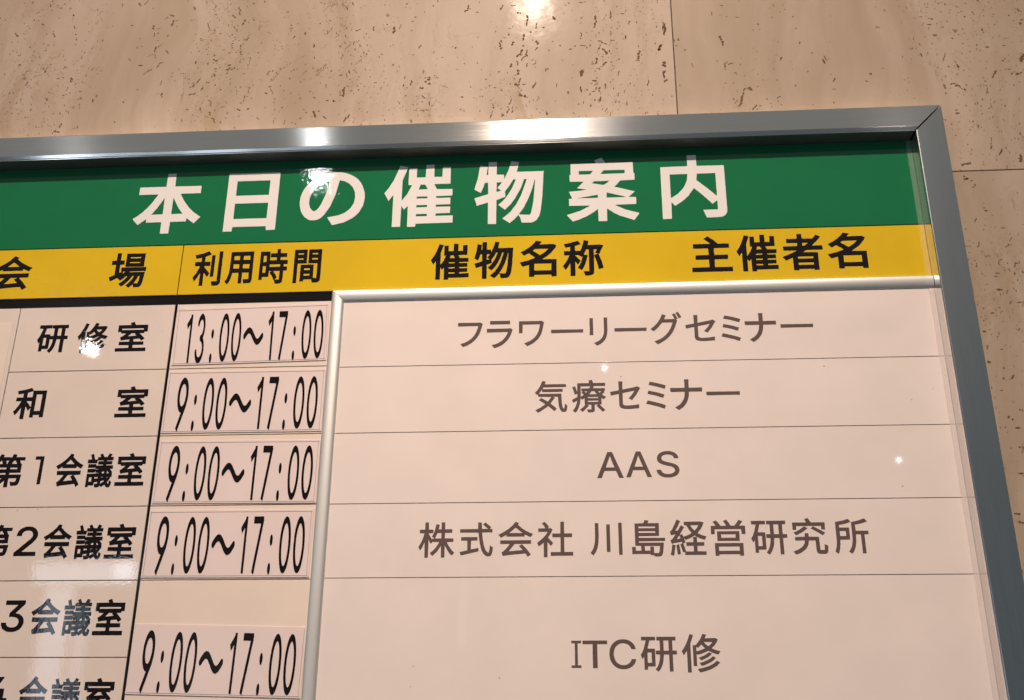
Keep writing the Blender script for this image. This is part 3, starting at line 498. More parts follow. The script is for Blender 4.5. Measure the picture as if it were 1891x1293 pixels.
    't9': [[207,-32,520,429,560,539,571,582,574,642,570,694,562,737,547,779,524,827,498,865,469,895,431,925,387,947,340,960,294,964,254,960,217,949,173,927,136,900,102,865,73,822,54,782,40,742,29,689,26,637,29,592,38,544,55,494,75,454,100,419,135,381,175,351,217,331,254,320,299,316,300,314,111,33],
        [280,436,254,444,233,454,214,469,194,490,177,514,163,542,153,574,146,607,144,642,146,674,154,709,163,737,176,764,193,789,213,810,236,827,256,837,275,843,301,846,324,843,345,837,364,827,387,810,407,789,424,764,436,739,447,707,454,674,456,639,452,597,430,529,406,489,386,469,366,454,345,443,322,436,301,434]],
    't3': [[235,-12,301,-12,361,0,420,24,468,58,511,103,532,136,554,188,561,218,564,249,559,309,552,339,539,371,511,416,492,440,441,484,464,509,495,554,509,584,524,634,528,667,527,722,522,754,506,802,492,832,475,857,442,895,417,915,391,932,345,952,315,960,285,964,233,961,199,953,150,933,106,902,81,877,49,832,25,779,24,752,34,729,54,712,78,705,103,708,117,716,129,728,152,775,182,812,206,829,222,836,264,846,294,844,333,829,359,811,380,787,402,744,410,707,408,659,392,612,373,584,338,554,310,541,268,532,250,521,233,499,229,471,236,446,254,427,273,418,324,408,359,394,390,374,415,348,433,319,443,286,445,251,435,206,418,176,406,161,380,138,364,128,327,112,292,105,271,104,250,105,213,113,178,127,160,138,134,161,122,176,112,191,89,241,78,252,64,260,36,263,10,254,-8,233,-16,208,-13,186,11,131,43,86,68,61,96,39,147,11,180,-1]],
    't:': [[290,-19,327,-16,359,1,383,28,390,46,394,63,395,81,391,101,375,133,364,145,347,157,331,165,313,169,294,170,275,167,243,151,229,138,217,121,209,103,206,86,206,66,209,48,216,31,226,16,240,1,254,-8,271,-15],
        [284,456,320,457,338,463,354,472,368,484,380,499,389,516,394,534,393,569,387,589,378,605,352,629,333,639,315,644,280,643,261,637,245,628,220,602,211,584,206,567,207,532,213,511,222,496,247,471,266,461]],
    't~': [[731,306,764,308,794,313,850,334,878,348,925,379,1001,438,1010,449,1017,464,1019,479,1017,494,1011,509,1002,522,989,531,975,537,952,538,931,531,857,475,799,440,752,425,720,425,671,440,633,461,478,580,424,614,375,637,345,646,315,652,282,654,254,652,222,646,173,628,143,612,92,579,22,525,10,511,3,494,3,466,15,441,38,425,66,421,92,430,161,484,222,520,252,531,271,535,299,535,317,532,350,520,389,497,543,380,594,347,645,323,673,314,706,308]],
}
GLYPHS = {k: [list(zip(l[0::2], l[1::2])) for l in v] for k, v in GLYPHS.items()}
def letters(name, items, z, m, parent, thick=0.12, warp=None, tilt=0.0, pivot=None):
    """items: (glyph, x0, x1, y0, y1, flex) ink boxes in board mm; one lettering object"""
    cu = bpy.data.curves.new(name, 'CURVE'); cu.dimensions = '2D'; cu.fill_mode = 'BOTH'
    org = ORIGIN[parent.name]
    for g, x0, x1, y0, y1 in items:
        L = GLYPHS[g]
        xs = [p[0] for l in L for p in l]; ys = [p[1] for l in L for p in l]
        ax, bx, ay, by = min(xs), max(xs), min(ys), max(ys)
        for l in L:
            s = cu.splines.new('POLY'); s.points.add(len(l) - 1); s.use_cyclic_u = True
            for p, (u, v) in zip(s.points, l):
                X = x0 + (u - ax) / (bx - ax) * (x1 - x0); Y = y0 + (v - ay) / (by - ay) * (y1 - y0)
                p.co = ((X - org[0]), (Y - org[1]), 0, 1)
    cu.extrude = thick / 2
    t = bpy.data.objects.new('tmp', cu); C.objects.link(t)
    me = bpy.data.meshes.new_from_object(t.evaluated_get(bpy.context.evaluated_depsgraph_get()))
    bpy.data.objects.remove(t); bpy.data.curves.remove(cu)
    me.name = name; me.materials.clear(); me.materials.append(m)
    ct, st = math.cos(tilt), math.sin(tilt)
    for v in me.vertices:
        x, y, zz = v.co
        if tilt:
            px, py = pivot[0] - org[0], pivot[1] - org[1]
            x, y = px + (x - px) * ct - (y - py) * st, py + (x - px) * st + (y - py) * ct
        zb = z + thick * 0.45 + zz - org[2]
        if warp: zb += warp(x + org[0], y + org[1])
        v.co = (x / 1000, y / 1000, zb / 1000)
    me.update()
    o = bpy.data.objects.new(name, me); C.objects.link(o); o.parent = parent
    ORIGIN[o.name] = org
    return o

# ================================================================ the stone wall
WZ = -7.0
wall = tag(root_empty('wall', 0, 500, WZ), 'polished beige travertine wall of large stone panels with thin joints', kind='structure')
del wall['label']
XS = [-1700, -799, 101, 1001]; YS = [-660, -59, 542, 1143]
V, F = slab(-1702, 1003, -662, 1145, WZ - 24, WZ - 2.2, 0.2)
mesh_obj('joint_backing', V, F, M['grout'], wall)
panels = {}
for i in range(3):
    for j in range(3):
        V, F = slab(XS[i] + 0.5, XS[i + 1] - 0.5, YS[j] + 0.45, YS[j + 1] - 0.45, WZ - 22, WZ, 0.35)
        panels[i, j] = mesh_obj('stone_panel', V, F, M['stone'], wall)

# larger pits, ochre stains and faint streaks of the stone: x, y, length, width, turn, kind
PITS = [
    (-584, 791, 4.7, 1.6, 100, 0), (-555, 776, 4.1, 2.3, 99, 0), (-573, 750, 7.1, 2.5, 100, 0), (-583, 739, 2.5, 1.9, -3, 0), (-616, 753, 8, 2.1, -57, 0), (-619, 727, 2.1, 1.7, -3, 0),
    (-605, 712, 3.3, 2.5, -3, 0), (-592, 717, 2.1, 1.7, -3, 0), (-569, 719, 2.5, 1.2, -3, 0), (-558, 692, 3.3, 2.1, -3, 0), (-553, 693, 2.5, 1.6, -3, 0), (-544, 690, 5.6, 3, 71, 0),
    (-554, 706, 4.7, 1.7, 72, 0), (-529, 686, 5.8, 3.1, -24, 1), (-531, 674, 4.1, 1.6, -3, 0), (-529, 665, 3.3, 2, -3, 0), (-515, 662, 4.3, 2.4, 99, 0), (-549, 670, 2.9, 1.6, -3, 0),
    (-556, 647, 2.4, 1.6, -2, 0), (-546, 632, 6.6, 2.6, 86, 0), (-548, 624, 8, 2.4, -2, 0), (-528, 653, 2.4, 1.6, -2, 0), (-536, 653, 8, 4, 60, 1), (-534, 725, 2.1, 1.7, -3, 0),
    (-551, 760, 5.1, 1.5, 99, 0), (-548, 750, 2.5, 1.7, -3, 0), (-546, 736, 2.1, 1.3, -3, 0), (-461, 755, 7.3, 2.4, 89, 0), (-455, 753, 4.8, 1, 9, 0), (-448, 767, 5.4, 1.4, 48, 0),
    (-442, 770, 6.8, 2.3, -25, 0), (-440, 760, 9.4, 3.3, 80, 0), (-436, 763, 4, 1.2, 22, 0), (-459, 745, 5.8, 1.4, 89, 0), (-455, 725, 8.2, 2.4, 94, 0), (-451, 730, 5.9, 1.2, 35, 0),
    (-459, 718, 7.8, 1.2, 22, 0), (-454, 716, 6.4, 1.2, 98, 0), (-461, 696, 9.9, 1.6, 47, 0), (-457, 698, 5, 1.6, 22, 0), (-448, 705, 10.6, 1.5, 65, 0), (-481, 787, 5.1, 3.6, 98, 0),
    (-474, 789, 7.2, 1.7, 54, 0), (-465, 781, 2.9, 1.3, -3, 0), (-442, 721, 5.4, 2, -51, 0), (-476, 729, 4.9, 1.7, 98, 0), (-469, 705, 3.7, 2, -3, 0), (-482, 713, 3.7, 1.9, -34, 0),
    (-443, 681, 7.7, 1.4, 84, 0), (-440, 665, 6.6, 2.2, 80, 0), (-408, 706, 4.2, 2.8, 88, 0), (-387, 708, 6.8, 2.3, -34, 0), (-389, 715, 4.9, 1, 96, 0), (-370, 696, 8.7, 1.6, 3, 0),
    (-361, 695, 2.4, 1.6, -3, 0), (-349, 704, 13.6, 1.1, 78, 0), (-372, 765, 7, 1.9, -35, 0), (-367, 772, 12.8, 1.8, -72, 0), (-360, 757, 9.5, 2.9, 83, 0), (-342, 748, 10.3, 2.7, 69, 1),
    (-355, 736, 12.3, 4.9, 47, 1), (-354, 734, 5.3, 1.6, 47, 0), (-399, 752, 10.1, 2, -75, 0), (-393, 744, 4.8, 1.4, -43, 0), (-385, 743, 3.3, 1.6, -3, 0), (-360, 716, 5.7, 1.9, 87, 0),
    (-361, 724, 7.2, 1.4, 92, 0), (-402, 682, 6.6, 2.5, 58, 0), (-397, 672, 4.7, 3, 69, 0), (-407, 665, 8.9, 1.6, 9, 0), (-396, 646, 4.2, 1.9, 97, 0), (-385, 640, 6.1, 1.9, -59, 0),
    (-380, 632, 8, 1.9, -63, 0), (-355, 643, 5.4, 2.3, -43, 0), (-342, 674, 2, 1.6, -3, 0), (-327, 663, 3.2, 2.8, -3, 0), (-324, 671, 3.2, 1.6, -3, 0), (-321, 665, 9.5, 1.2, -64, 0),
    (-319, 683, 12.4, 1, 57, 0), (-309, 696, 17.9, 1, 40, 0), (-294, 706, 17.8, 1, 34, 2), (-272, 688, 22.9, 4.6, 57, 1), (-289, 687, 16.1, 2.8, 46, 2), (-336, 681, 1.6, 1.2, -3, 0),
    (-350, 657, 8.9, 1.3, 83, 0), (-346, 666, 6.3, 1.3, 83, 0), (-333, 632, 4.5, 1.3, -43, 0), (-316, 627, 5.3, 1.3, 87, 0), (-304, 626, 6.6, 1.3, 82, 0), (-316, 642, 2.4, 1.6, -2, 0),
    (-308, 644, 2.7, 1.6, -2, 0), (-290, 655, 3.1, 1.6, -3, 0), (-303, 734, 5.2, 2.3, 82, 0), (-313, 768, 3.3, 1.6, -3, 0), (-307, 746, 4.4, 1.6, 9, 0), (-264, 741, 10.3, 1.2, 46, 0),
    (-273, 635, 9, 3.2, -52, 0), (-269, 638, 2.7, 1.9, -2, 0), (-262, 630, 5.3, 1.5, -44, 0), (-260, 651, 2.3, 1.8, -3, 0), (-254, 650, 3.2, 2.3, 94, 0), (-244, 661, 6.7, 1.8, 81, 0),
    (-240, 627, 6.3, 1.7, 66, 0), (-265, 754, 2.8, 1.2, -3, 0), (-254, 757, 2, 1.2, -3, 0), (-249, 682, 2, 1.6, -3, 0), (-404, 735, 7.9, 2, 22, 1), (-352, 782, 3.3, 1.7, -3, 0),
    (-386, 654, 9.5, 1.2, -67, 0), (-410, 646, 2.8, 1.6, -2, 0), (-501, 787, 5, 1.5, 90, 0), (-486, 759, 2.9, 1.7, -3, 0), (-633, 774, 2.1, 1.7, -3, 0), (-574, 703, 6.8, 1.4, 82, 0),
    (-579, 730, 2.5, 1.3, -3, 0), (-153, 768, 2.8, 2.4, -3, 0), (-217, 741, 6.8, 1.9, 89, 0), (-194, 738, 10.3, 3.8, 80, 0), (-188, 742, 7.6, 1.3, 66, 0), (-233, 740, 7.1, 2, 28, 0),
    (-172, 754, 2.4, 2, -3, 0), (-175, 748, 3.2, 1.2, -3, 0), (-205, 740, 2.4, 1.2, 93, 0), (-116, 762, 11, 3.1, 56, 0), (-105, 757, 3.2, 2.4, -3, 0), (-79, 762, 8, 2.4, 74, 0),
    (-66, 764, 5.9, 2, -3, 0), (-60, 754, 5.1, 3.1, -3, 0), (-51, 746, 9.6, 3.4, 86, 0), (-52, 739, 4.8, 2.9, 90, 0), (-23, 745, 4.5, 2.3, -57, 0), (-7, 764, 3.1, 2.7, -3, 0),
    (-34, 733, 2.7, 2.3, -3, 0), (-55, 722, 10.3, 3.3, 82, 0), (-79, 713, 13.2, 2.8, 89, 0), (-67, 714, 6.1, 2.8, 82, 0), (-41, 714, 6, 3.7, -65, 0), (-42, 706, 5.7, 1.8, 64, 0),
    (-41, 736, 9.6, 1.9, 90, 0), (-59, 701, 11.3, 3.6, 73, 0), (-56, 695, 8.8, 2.6, 64, 0), (-52, 701, 9.3, 2.3, 86, 0), (-52, 686, 6, 1.8, 86, 0), (-68, 686, 5.8, 2.7, 73, 0),
    (-62, 689, 6.9, 2.3, 82, 0), (-81, 679, 2.7, 2.3, -3, 0), (-61, 677, 7.8, 2.8, 86, 0), (-43, 689, 6.9, 1.4, 81, 0), (-32, 679, 5, 1.4, 81, 0), (-59, 667, 7.5, 2.7, 73, 0),
    (-62, 662, 6.5, 2.3, -3, 0), (-55, 662, 4.2, 1.5, -3, 0), (-44, 660, 8.6, 2.2, 64, 0), (-21, 659, 4.9, 1.8, 81, 0), (-56, 648, 8.1, 2.8, -36, 0), (-52, 646, 3.8, 1.5, -3, 0),
    (-40, 643, 6.7, 1.3, 81, 0), (-69, 641, 8.5, 1.7, 64, 0), (-86, 636, 5.3, 2.2, 78, 0), (-88, 627, 10.9, 1.3, 78, 0), (-71, 630, 7.2, 2.1, 64, 0), (-67, 631, 8.9, 1.8, 86, 0),
    (-6, 704, 2.7, 1.9, -3, 0), (5, 673, 8.2, 5, 89, 0), (4, 653, 7.7, 1.8, 87, 0), (21, 688, 10.2, 2.8, 84, 0), (21, 740, 14.3, 3.3, 85, 0), (29, 710, 8.7, 2, -27, 0),
    (30, 700, 9.6, 2.6, -57, 0), (29, 684, 7.5, 3.1, 63, 0), (24, 679, 7.7, 1.5, 21, 0), (24, 713, 3.8, 1.5, -3, 0), (18, 663, 4.1, 3, -3, 0), (23, 652, 6.7, 2.7, 80, 0),
    (24, 640, 5.8, 1.8, 84, 0), (17, 650, 4.9, 1.5, -3, 0), (42, 645, 5.8, 1.8, 84, 0), (49, 747, 4.3, 1.5, -3, 0), (56, 735, 6.1, 1.9, 80, 0), (65, 693, 13.8, 3.2, 80, 0),
    (63, 686, 4.9, 1.5, -3, 0), (73, 658, 9, 1.8, 79, 0), (91, 680, 8.3, 4.6, 86, 0), (89, 668, 8.2, 2.7, 83, 0), (91, 660, 5.6, 2.2, 62, 0), (93, 725, 16.6, 1.9, 86, 0),
    (87, 701, 8.9, 3.6, 62, 0), (6, 764, 3.9, 1.6, -3, 0), (17, 684, 3.8, 1.5, -3, 0), (7, 708, 5.8, 1.5, -3, 0), (-166, 715, 5.7, 2.6, 66, 0), (-193, 693, 3.4, 2.1, 56, 0),
    (-206, 707, 2.8, 1.6, -3, 0), (-141, 700, 3.5, 1.2, -3, 0), (-180, 676, 4.7, 1.7, 66, 0), (-155, 671, 11.5, 5.1, 88, 0), (-162, 662, 5.1, 3.8, -35, 0), (-173, 669, 7.5, 2.2, 75, 0),
    (-177, 663, 2.7, 1.9, -3, 0), (-159, 651, 5.3, 2.2, -54, 0), (-146, 674, 13.6, 1.2, -3, 2), (-140, 664, 14.2, 1.6, -25, 2), (-211, 671, 3.9, 1.6, -3, 0), (-202, 671, 2.3, 1.6, -3, 0),
    (-244, 661, 13.6, 3.2, 85, 0), (-247, 657, 2.7, 1.6, -3, 0), (-254, 650, 2.3, 1.9, -2, 0), (-261, 651, 2.3, 2, -3, 0), (-240, 668, 2, 1.6, -3, 0), (-239, 629, 10.3, 2.1, 61, 0),
    (-241, 626, 7, 1.6, 61, 0), (-241, 684, 10.8, 1.7, 67, 0), (-237, 723, 5.3, 1.3, 67, 0), (-243, 719, 10.2, 1, 46, 0), (-231, 698, 12, 1, 40, 0), (-249, 706, 8.7, 1.3, 67, 0),
    (-185, 645, 5.8, 1.3, -54, 0), (-153, 643, 4.9, 1.3, 88, 0), (-119, 649, 3.8, 1.5, -3, 0), (-162, 635, 15.3, 3.8, -2, 1), (-75, 722, 3.9, 1.6, -3, 0), (-71, 726, 4.7, 1.9, 82, 0),
    (-70, 734, 2.7, 1.2, -3, 0), (-46, 692, 2.7, 1.5, -3, 0), (5, 717, 2.7, 1.5, -3, 0), (5, 722, 6.1, 1.9, 85, 0), (20, 733, 7.1, 2.4, 85, 0), (37, 746, 12, 1.9, 84, 0),
    (43, 671, 6.8, 1.4, 84, 0), (38, 713, 5.7, 1.1, -3, 0), (-85, 659, 2.7, 1.1, -3, 0), (-13, 631, 2.2, 1.1, -2, 0), (33, 622, 5.3, 1.3, 80, 0), (-125, 684, 3.9, 1, -3, 0),
    (93, 724, 15.3, 2.5, 83, 0), (87, 702, 9.6, 2.4, 62, 0), (90, 679, 5.3, 3.6, -3, 0), (90, 668, 10.8, 2.9, 83, 0), (91, 660, 4.4, 2, -3, 0), (151, 707, 14.8, 3, -82, 0),
    (152, 676, 6.4, 2.5, 86, 0), (152, 671, 4, 1.2, -3, 0), (119, 678, 4.8, 2.2, -77, 0), (104, 703, 2.4, 1.6, -3, 0), (172, 646, 10.3, 2.1, 21, 0), (167, 637, 11.9, 2.8, 69, 0),
    (165, 630, 11.9, 2.4, 77, 0), (176, 645, 4, 3.2, -3, 0), (178, 624, 9, 1.8, 51, 0), (184, 625, 3.1, 1.6, -2, 0), (203, 635, 5, 1.8, 51, 0), (260, 653, 6.1, 2.8, 59, 0),
    (259, 642, 3.9, 1.2, -3, 0), (253, 679, 10.8, 2.5, 72, 0), (257, 626, 3.8, 1.4, 84, 0), (292, 650, 3.1, 1.6, -3, 0), (310, 665, 2.3, 1.6, -3, 0), (190, 726, 3.4, 1.3, -39, 0),
    (228, 719, 2.4, 1.6, -3, 0), (310, 716, 8, 5.6, -3, 1), (367, 703, 3.9, 3.1, -3, 0), (370, 699, 3.9, 3.5, -3, 1), (365, 724, 5.9, 2, -3, 0), (363, 717, 4, 2, -3, 0),
    (364, 739, 2.4, 1.6, -3, 0), (356, 727, 2.8, 1.6, -3, 0), (375, 608, 3.8, 3, -2, 0), (375, 612, 2.7, 1.9, -2, 0), (380, 640, 5, 3.5, -3, 0), (376, 643, 6.2, 2.1, 21, 0),
    (383, 638, 6.3, 1.7, -63, 0), (381, 653, 7.2, 2.9, 58, 1), (416, 686, 3.5, 2.3, -3, 0), (418, 652, 10.5, 2.4, 57, 0), (433, 687, 3.9, 1.5, -3, 0), (448, 671, 12.3, 4.9, 65, 0),
    (442, 652, 8.6, 2.6, 31, 0), (372, 675, 12.3, 1.5, 70, 0), (409, 562, 9.1, 2.7, 73, 0), (427, 554, 9.1, 2.7, 64, 0), (375, 550, 11.5, 2.7, 9, 0), (402, 573, 13.8, 1.4, 77, 0),
    (387, 592, 11.5, 2.8, 57, 2), (143, 742, 5.1, 1.5, 78, 0), (154, 752, 4.1, 1.6, -3, 0), (169, 736, 4.9, 1.6, -3, 0), (158, 678, 6.3, 1.7, 21, 0), (162, 666, 4, 1.2, -3, 0),
    (241, 687, 4, 1.2, -3, 0), (408, 635, 12, 1.4, 77, 0), (415, 725, 15.2, 2.5, 66, 2), (430, 670, 7.3, 1.5, 57, 0), (456, 718, 3.1, 2, -3, 0), (433, 658, 3.8, 1.5, -3, 0),
    (408, 614, 7, 1.4, 57, 0), (372, 535, 6.5, 2.7, -72, 0), (378, 525, 5.4, 2.5, 77, 0), (384, 501, 2.1, 1.4, -2, 0), (412, 507, 25.8, 1.2, -91, 2), (377, 531, 3.5, 1.4, -2, 0),
    (386, 498, 2.4, 1.4, -2, 0), (374, 488, 4.9, 1.6, 57, 0), (373, 462, 8, 1.6, 56, 0), (389, 444, 8, 1.6, 64, 0), (426, 554, 3.5, 1.7, -2, 0), (398, 479, 3.4, 1.4, -2, 0),
    (403, 467, 5.2, 1.6, 56, 0), (380, 450, 3.4, 1.3, -2, 0), (368, 441, 5.1, 1.6, 56, 0), (383, 429, 3.3, 1.7, -2, 0), (403, 440, 6, 1.6, 64, 0), (391, 413, 5.1, 1.6, 56, 0),
    (374, 421, 3.3, 1.3, -2, 0), (400, 402, 4.3, 1.3, -1, 0), (381, 397, 3.3, 1.3, -1, 0), (364, 344, 4.7, 2.9, -1, 0), (364, 374, 4.1, 2.4, -1, 0), (378, 282, 4, 2.3, -1, 0),
    (378, 265, 5.6, 1.7, -1, 0), (372, 533, 5, 2.5, -2, 0), (365, 206, 5.5, 2.8, -1, 0), (367, 199, 5.5, 2.2, -1, 0), (384, 415, 4.2, 2.4, -2, 0), (385, 498, 3.1, 1.8, -2, 0),
    (399, 460, 5, 2.2, 56, 0), (404, 442, 3.6, 1.8, -2, 0), (385, 432, 3.6, 1.8, -2, 0), (392, 402, 4.9, 2.1, 56, 0), (374, 392, 3.6, 1.8, -1, 0), (395, 375, 4.1, 2.1, 55, 0),
    (377, 356, 3.5, 1.8, -1, 0), (382, 330, 4.6, 2, 55, 0), (370, 317, 3.5, 1.7, -1, 0), (372, 292, 3.9, 1.9, 55, 0), (374, 241, 4.5, 2.2, -1, 0),
]

random.seed(11)
def blob(x, y, l, w_, a, z):
    n = 11 if l < 14 else 15
    a = math.radians(a); out = []
    bend = random.uniform(-.22, .22) * l if l > 9 else 0
    for k in range(n):
        t = 2 * math.pi * k / n + random.uniform(-.15, .15)
        r = random.uniform(.5, 1.15)
        u = math.cos(t) * l / 2 * r; v = math.sin(t) * w_ / 2 * random.uniform(.6, 1.5)
        v += bend * ((2 * u / l) ** 2 - .4)
        out.append((x + u * math.cos(a) - v * math.sin(a), y + u * math.sin(a) + v * math.cos(a), z))
    return out
marks = {}
for x, y, l, w_, a, kind in PITS:
    i = 0 if x < -799 else 1 if x < 101 else 2; j = 2 if y > 542 else 1
    P_, z = marks.setdefault((i, j, kind), []), WZ + 0.02 + 0.02 * kind
    w_ *= (.85, .8, .6)[kind]
    if kind == 0:
        m_ = 1 if l < 5 else 2 if l < 11 else 4
        ar = math.radians(a)
        for q in range(m_):      # a long pit is a row of ragged holes that run together
            f = ((q + .5) / m_ - .5) * l * .9 if m_ > 1 else 0
            g = random.gauss(0, .22) * w_ if m_ > 1 else 0
            P_.append(blob(x + f * math.cos(ar) - g * math.sin(ar), y + f * math.sin(ar) + g * math.cos(ar), l / m_ * random.uniform(1.0, 1.5), w_ * random.uniform(.6, 1.1), a + (random.gauss(0, 18) if m_ > 1 else 0), z + q * 0.0012))
    else:          # stains break up into flecks
        for q in range(int(6 + l * w_ / 10)):
            f = random.gauss(0, .28) * l; g = random.gauss(0, .3) * w_; ar = math.radians(a)
            P_.append(blob(x + f * math.cos(ar) - g * math.sin(ar), y + f * math.sin(ar) + g * math.cos(ar), random.uniform(.12, .4) * l, random.uniform(.1, .3) * w_ + .3, a + random.gauss(0, 14), z + q * 0.0012))
for (i, j, kind), L in marks.items():
    V = []; F = []
    for q in L:
        n = len(q); k0 = len(V); V += q + [(x, y, z - .6) for x, y, z in q]
        F.append(tuple(range(k0, k0 + n))); F += [(k0 + k, k0 + n + k, k0 + n + (k + 1) % n, k0 + (k + 1) % n) for k in range(n)]
    o = mesh_obj(('pits', 'ochre_stains', 'faint_streaks')[kind], V, F, M[('pit', 'ochre', 'faint')[kind]], panels[i, j])
    o['kind'] = 'stuff'

# ================================================================ the notice board
BX0, BX1, BY0, BY1 = -656.0, 351.0, -139.0, 602.0     # outside of the aluminium frame
RW = 27.5; FZ = 18.0
IX0, IX1, IY0, IY1 = BX0 + RW, BX1 - RW, BY0 + RW, BY1 - RW
board = root_empty('notice_board', (BX0 + BX1) / 2, BY0, WZ)
tag(board, 'wall mounted daily event notice board with green title band, yellow headings and brushed aluminium frame', 'notice board')
V, F = slab(IX0 - 6, IX1 + 6, IY0 - 6, IY1 + 6, WZ + 0.3, -1.2, 0.1)
mesh_obj('backing_panel', V, F, M['black'], board)

PV = [(0, WZ + 0.1), (0, FZ - 0.9), (0.25, FZ - 0.3), (0.9, FZ), (26.3, FZ), (27.0, FZ - 0.3), (27.5, FZ - 1.0), (27.5, WZ + 0.1)]
def rail(name, p0, p1, out, prof, m, parent, mitre, inner_m=None, gap=0.95):
    """extrude profile (d from the outside edge, z) from p0 to p1; out = outward unit vector; mitre 1/0 per end"""
    n = len(prof); dx, dy = p1[0] - p0[0], p1[1] - p0[1]; L = math.hypot(dx, dy); dx /= L; dy /= L
    V = []
    K = 1
    for e, (P, s) in enumerate(((p0, 1), (p1, -1))):
        for d, z in prof:
            sh = (d if mitre[e] else 0) * s + gap * s
            V.append((P[0] - out[0] * d + dx * sh, P[1] - out[1] * d + dy * sh, z))
    F = [(i, (i + 1) % n, n + (i + 1) % n, n + i) for i in range(n)]
    F += [tuple(range(n))[::-1], tuple(range(n, 2 * n))]
    o = mesh_obj(name, V, F, m, parent)
    import bmesh
    bm = bmesh.new(); bm.from_mesh(o.data); bmesh.ops.recalc_face_normals(bm, faces=bm.faces)
    if inner_m is not None:
        o.data.materials.append(inner_m); o.data.materials.append(M['edge']); o.data.materials.append(M['black'])
    bm.to_mesh(o.data); bm.free()
    if inner_m is not None:
        for p in o.data.polygons:      # the wall that faces the sheets
            if len(p.vertices) > 4: p.material_index = 3; continue  # end caps painted black to give the mitre gap its shade
            q = [(o.data.vertices[v].co) for v in p.vertices]
            cd = sum((-(v.x * 1000 + ORIGIN[o.name][0] - p0[0]) * out[0] - (v.y * 1000 + ORIGIN[o.name][1] - p0[1]) * out[1]) for v in q) / len(q)
            if len(p.vertices) == 4 and cd > RW - 0.2: p.material_index = 1
            elif len(p.vertices) == 4 and prof is PV and cd > 26.4: p.material_index = 2
    return o
PR = [(0, WZ + 0.1), (0, FZ - 0.9), (0.25, FZ - 0.3), (0.9, FZ), (22.8, FZ), (23.3, FZ - 0.1), (25.9, FZ - 1.0), (26.5, FZ - 1.5),
      (27.2, FZ - 1.7), (27.5, FZ - 2.1), (27.5, WZ + 0.1)]
rail('frame_rail', (BX0, BY1), (BX1, BY1), (0, 1), PR, M['alu_h'], board, (1, 1), M['shaded_lip'])
rail('frame_rail', (BX0, BY0), (BX1, BY0), (0, -1), PR, M['alu_h'], board, (1, 1), M['inner'])
rail('frame_rail', (BX1, BY0), (BX1, BY1), (1, 0), PV, M['alu_v'], board, (1, 1), M['inner'])
rail('frame_rail', (BX0, BY0), (BX0, BY1), (-1, 0), PV, M['alu_v'], board, (1, 1), M['inner'])

# green title band and yellow heading band
DIV = -390.5
V, F = slab(IX0 + .2, IX1 - .2, 482.0, IY1 - .2, -1, 0, 0.25)
title = mesh_obj('title_panel', V, F, M['green'], board)
V, F = slab(IX0 + .2, DIV - 0.5, 427.4, 481.2, -1, 0, 0.25)
h1 = mesh_obj('heading_panel', V, F, M['yellow'], board)
V, F = slab(DIV + 0.3, IX1 - .2, 427.4, 481.2, -1, 0, 0.25)
h2 = mesh_obj('heading_panel', V, F, M['yellow'], board)
T = {}
T['header'] = [('h本', [-446.9, -377.6, 494.9, 563.7]), ('h日', [-353.0, -300.4, 495.2, 561.3]), ('hの', [-277.9, -212.5, 499.1, 559.1]), ('h催', [-193.0, -124.0, 494.6, 564.2]), ('h物', [-103.3, -34.7, 495.0, 565.4]), ('h案', [-12.2, 57.6, 494.8, 566.0]), ('h内', [79.9, 141.7, 495.0, 565.6])]
T['y1'] = [('b会', [-581.0, -541.3, 437.0, 474.4]), ('b場', [-461.7, -425.2, 436.3, 474.5])]
T['y2'] = [('b利', [-377.5, -349.5, 436.3, 474.0]), ('b用', [-345.1, -318.4, 437.2, 472.4]), ('b時', [-311.9, -284.3, 436.8, 474.3]), ('b間', [-278.0, -251.0, 436.8, 472.9])]
T['y3'] = [('b催', [-143.9, -106.9, 436.4, 474.6]), ('b物', [-101.8, -64.4, 436.2, 475.7]), ('b名', [-58.2, -22.9, 436.9, 475.5]), ('b称', [-16.9, 22.0, 436.8, 474.6])]
T['y4'] = [('b主', [104.7, 142.6, 437.6, 475.1]), ('b催', [147.0, 185.0, 436.8, 475.2]), ('b者', [189.3, 227.3, 436.7, 474.9]), ('b名', [231.3, 267.4, 437.4, 475.1])]
T['r1'] = [('b研', [-522.7, -492.7, 369.4, 398.5]), ('b修', [-482.9, -452.9, 368.6, 399.8]), ('b室', [-444.1, -414.2, 369.3, 399.9])]
T['r2'] = [('b和', [-532.9, -503.3, 303.3, 334.2]), ('b室', [-434.8, -404.9, 303.4, 334.0])]
T['r3'] = [('b第', [-541.8, -512.4, 238.0, 269.7]), ('b1', [-502.7, -494.5, 240.7, 267.1]), ('b会', [-482.0, -456.4, 237.7, 269.4]), ('b議', [-452.8, -427.9, 236.9, 269.0]), ('b室', [-424.8, -397.9, 238.2, 269.0])]
T['r4'] = [('b第', [-542.0, -512.2, 174.2, 203.9]), ('b2', [-507.4, -487.3, 175.5, 202.0]), ('b会', [-482.3, -456.3, 172.8, 204.0]), ('b議', [-452.6, -427.4, 172.0, 203.3]), ('b室', [-424.6, -398.0, 172.6, 203.8])]
T['r5'] = [('b第', [-541.9, -512.3, 107.4, 138.2]), ('b3', [-507.3, -487.1, 110.0, 136.9]), ('b会', [-481.7, -455.6, 107.2, 138.7]), ('b議', [-452.5, -427.3, 106.4, 138.0]), ('b室', [-424.8, -398.3, 107.1, 137.9])]
T['r6'] = [('b第', [-541.9, -512.3, 41.9, 73.0]), ('b4', [-510.3, -490.2, 46.9, 73.0]), ('b会', [-480.6, -455.7, 41.8, 73.6]), ('b議', [-452.5, -427.0, 41.8, 72.2]), ('b室', [-424.5, -397.9, 42.8, 72.2])]
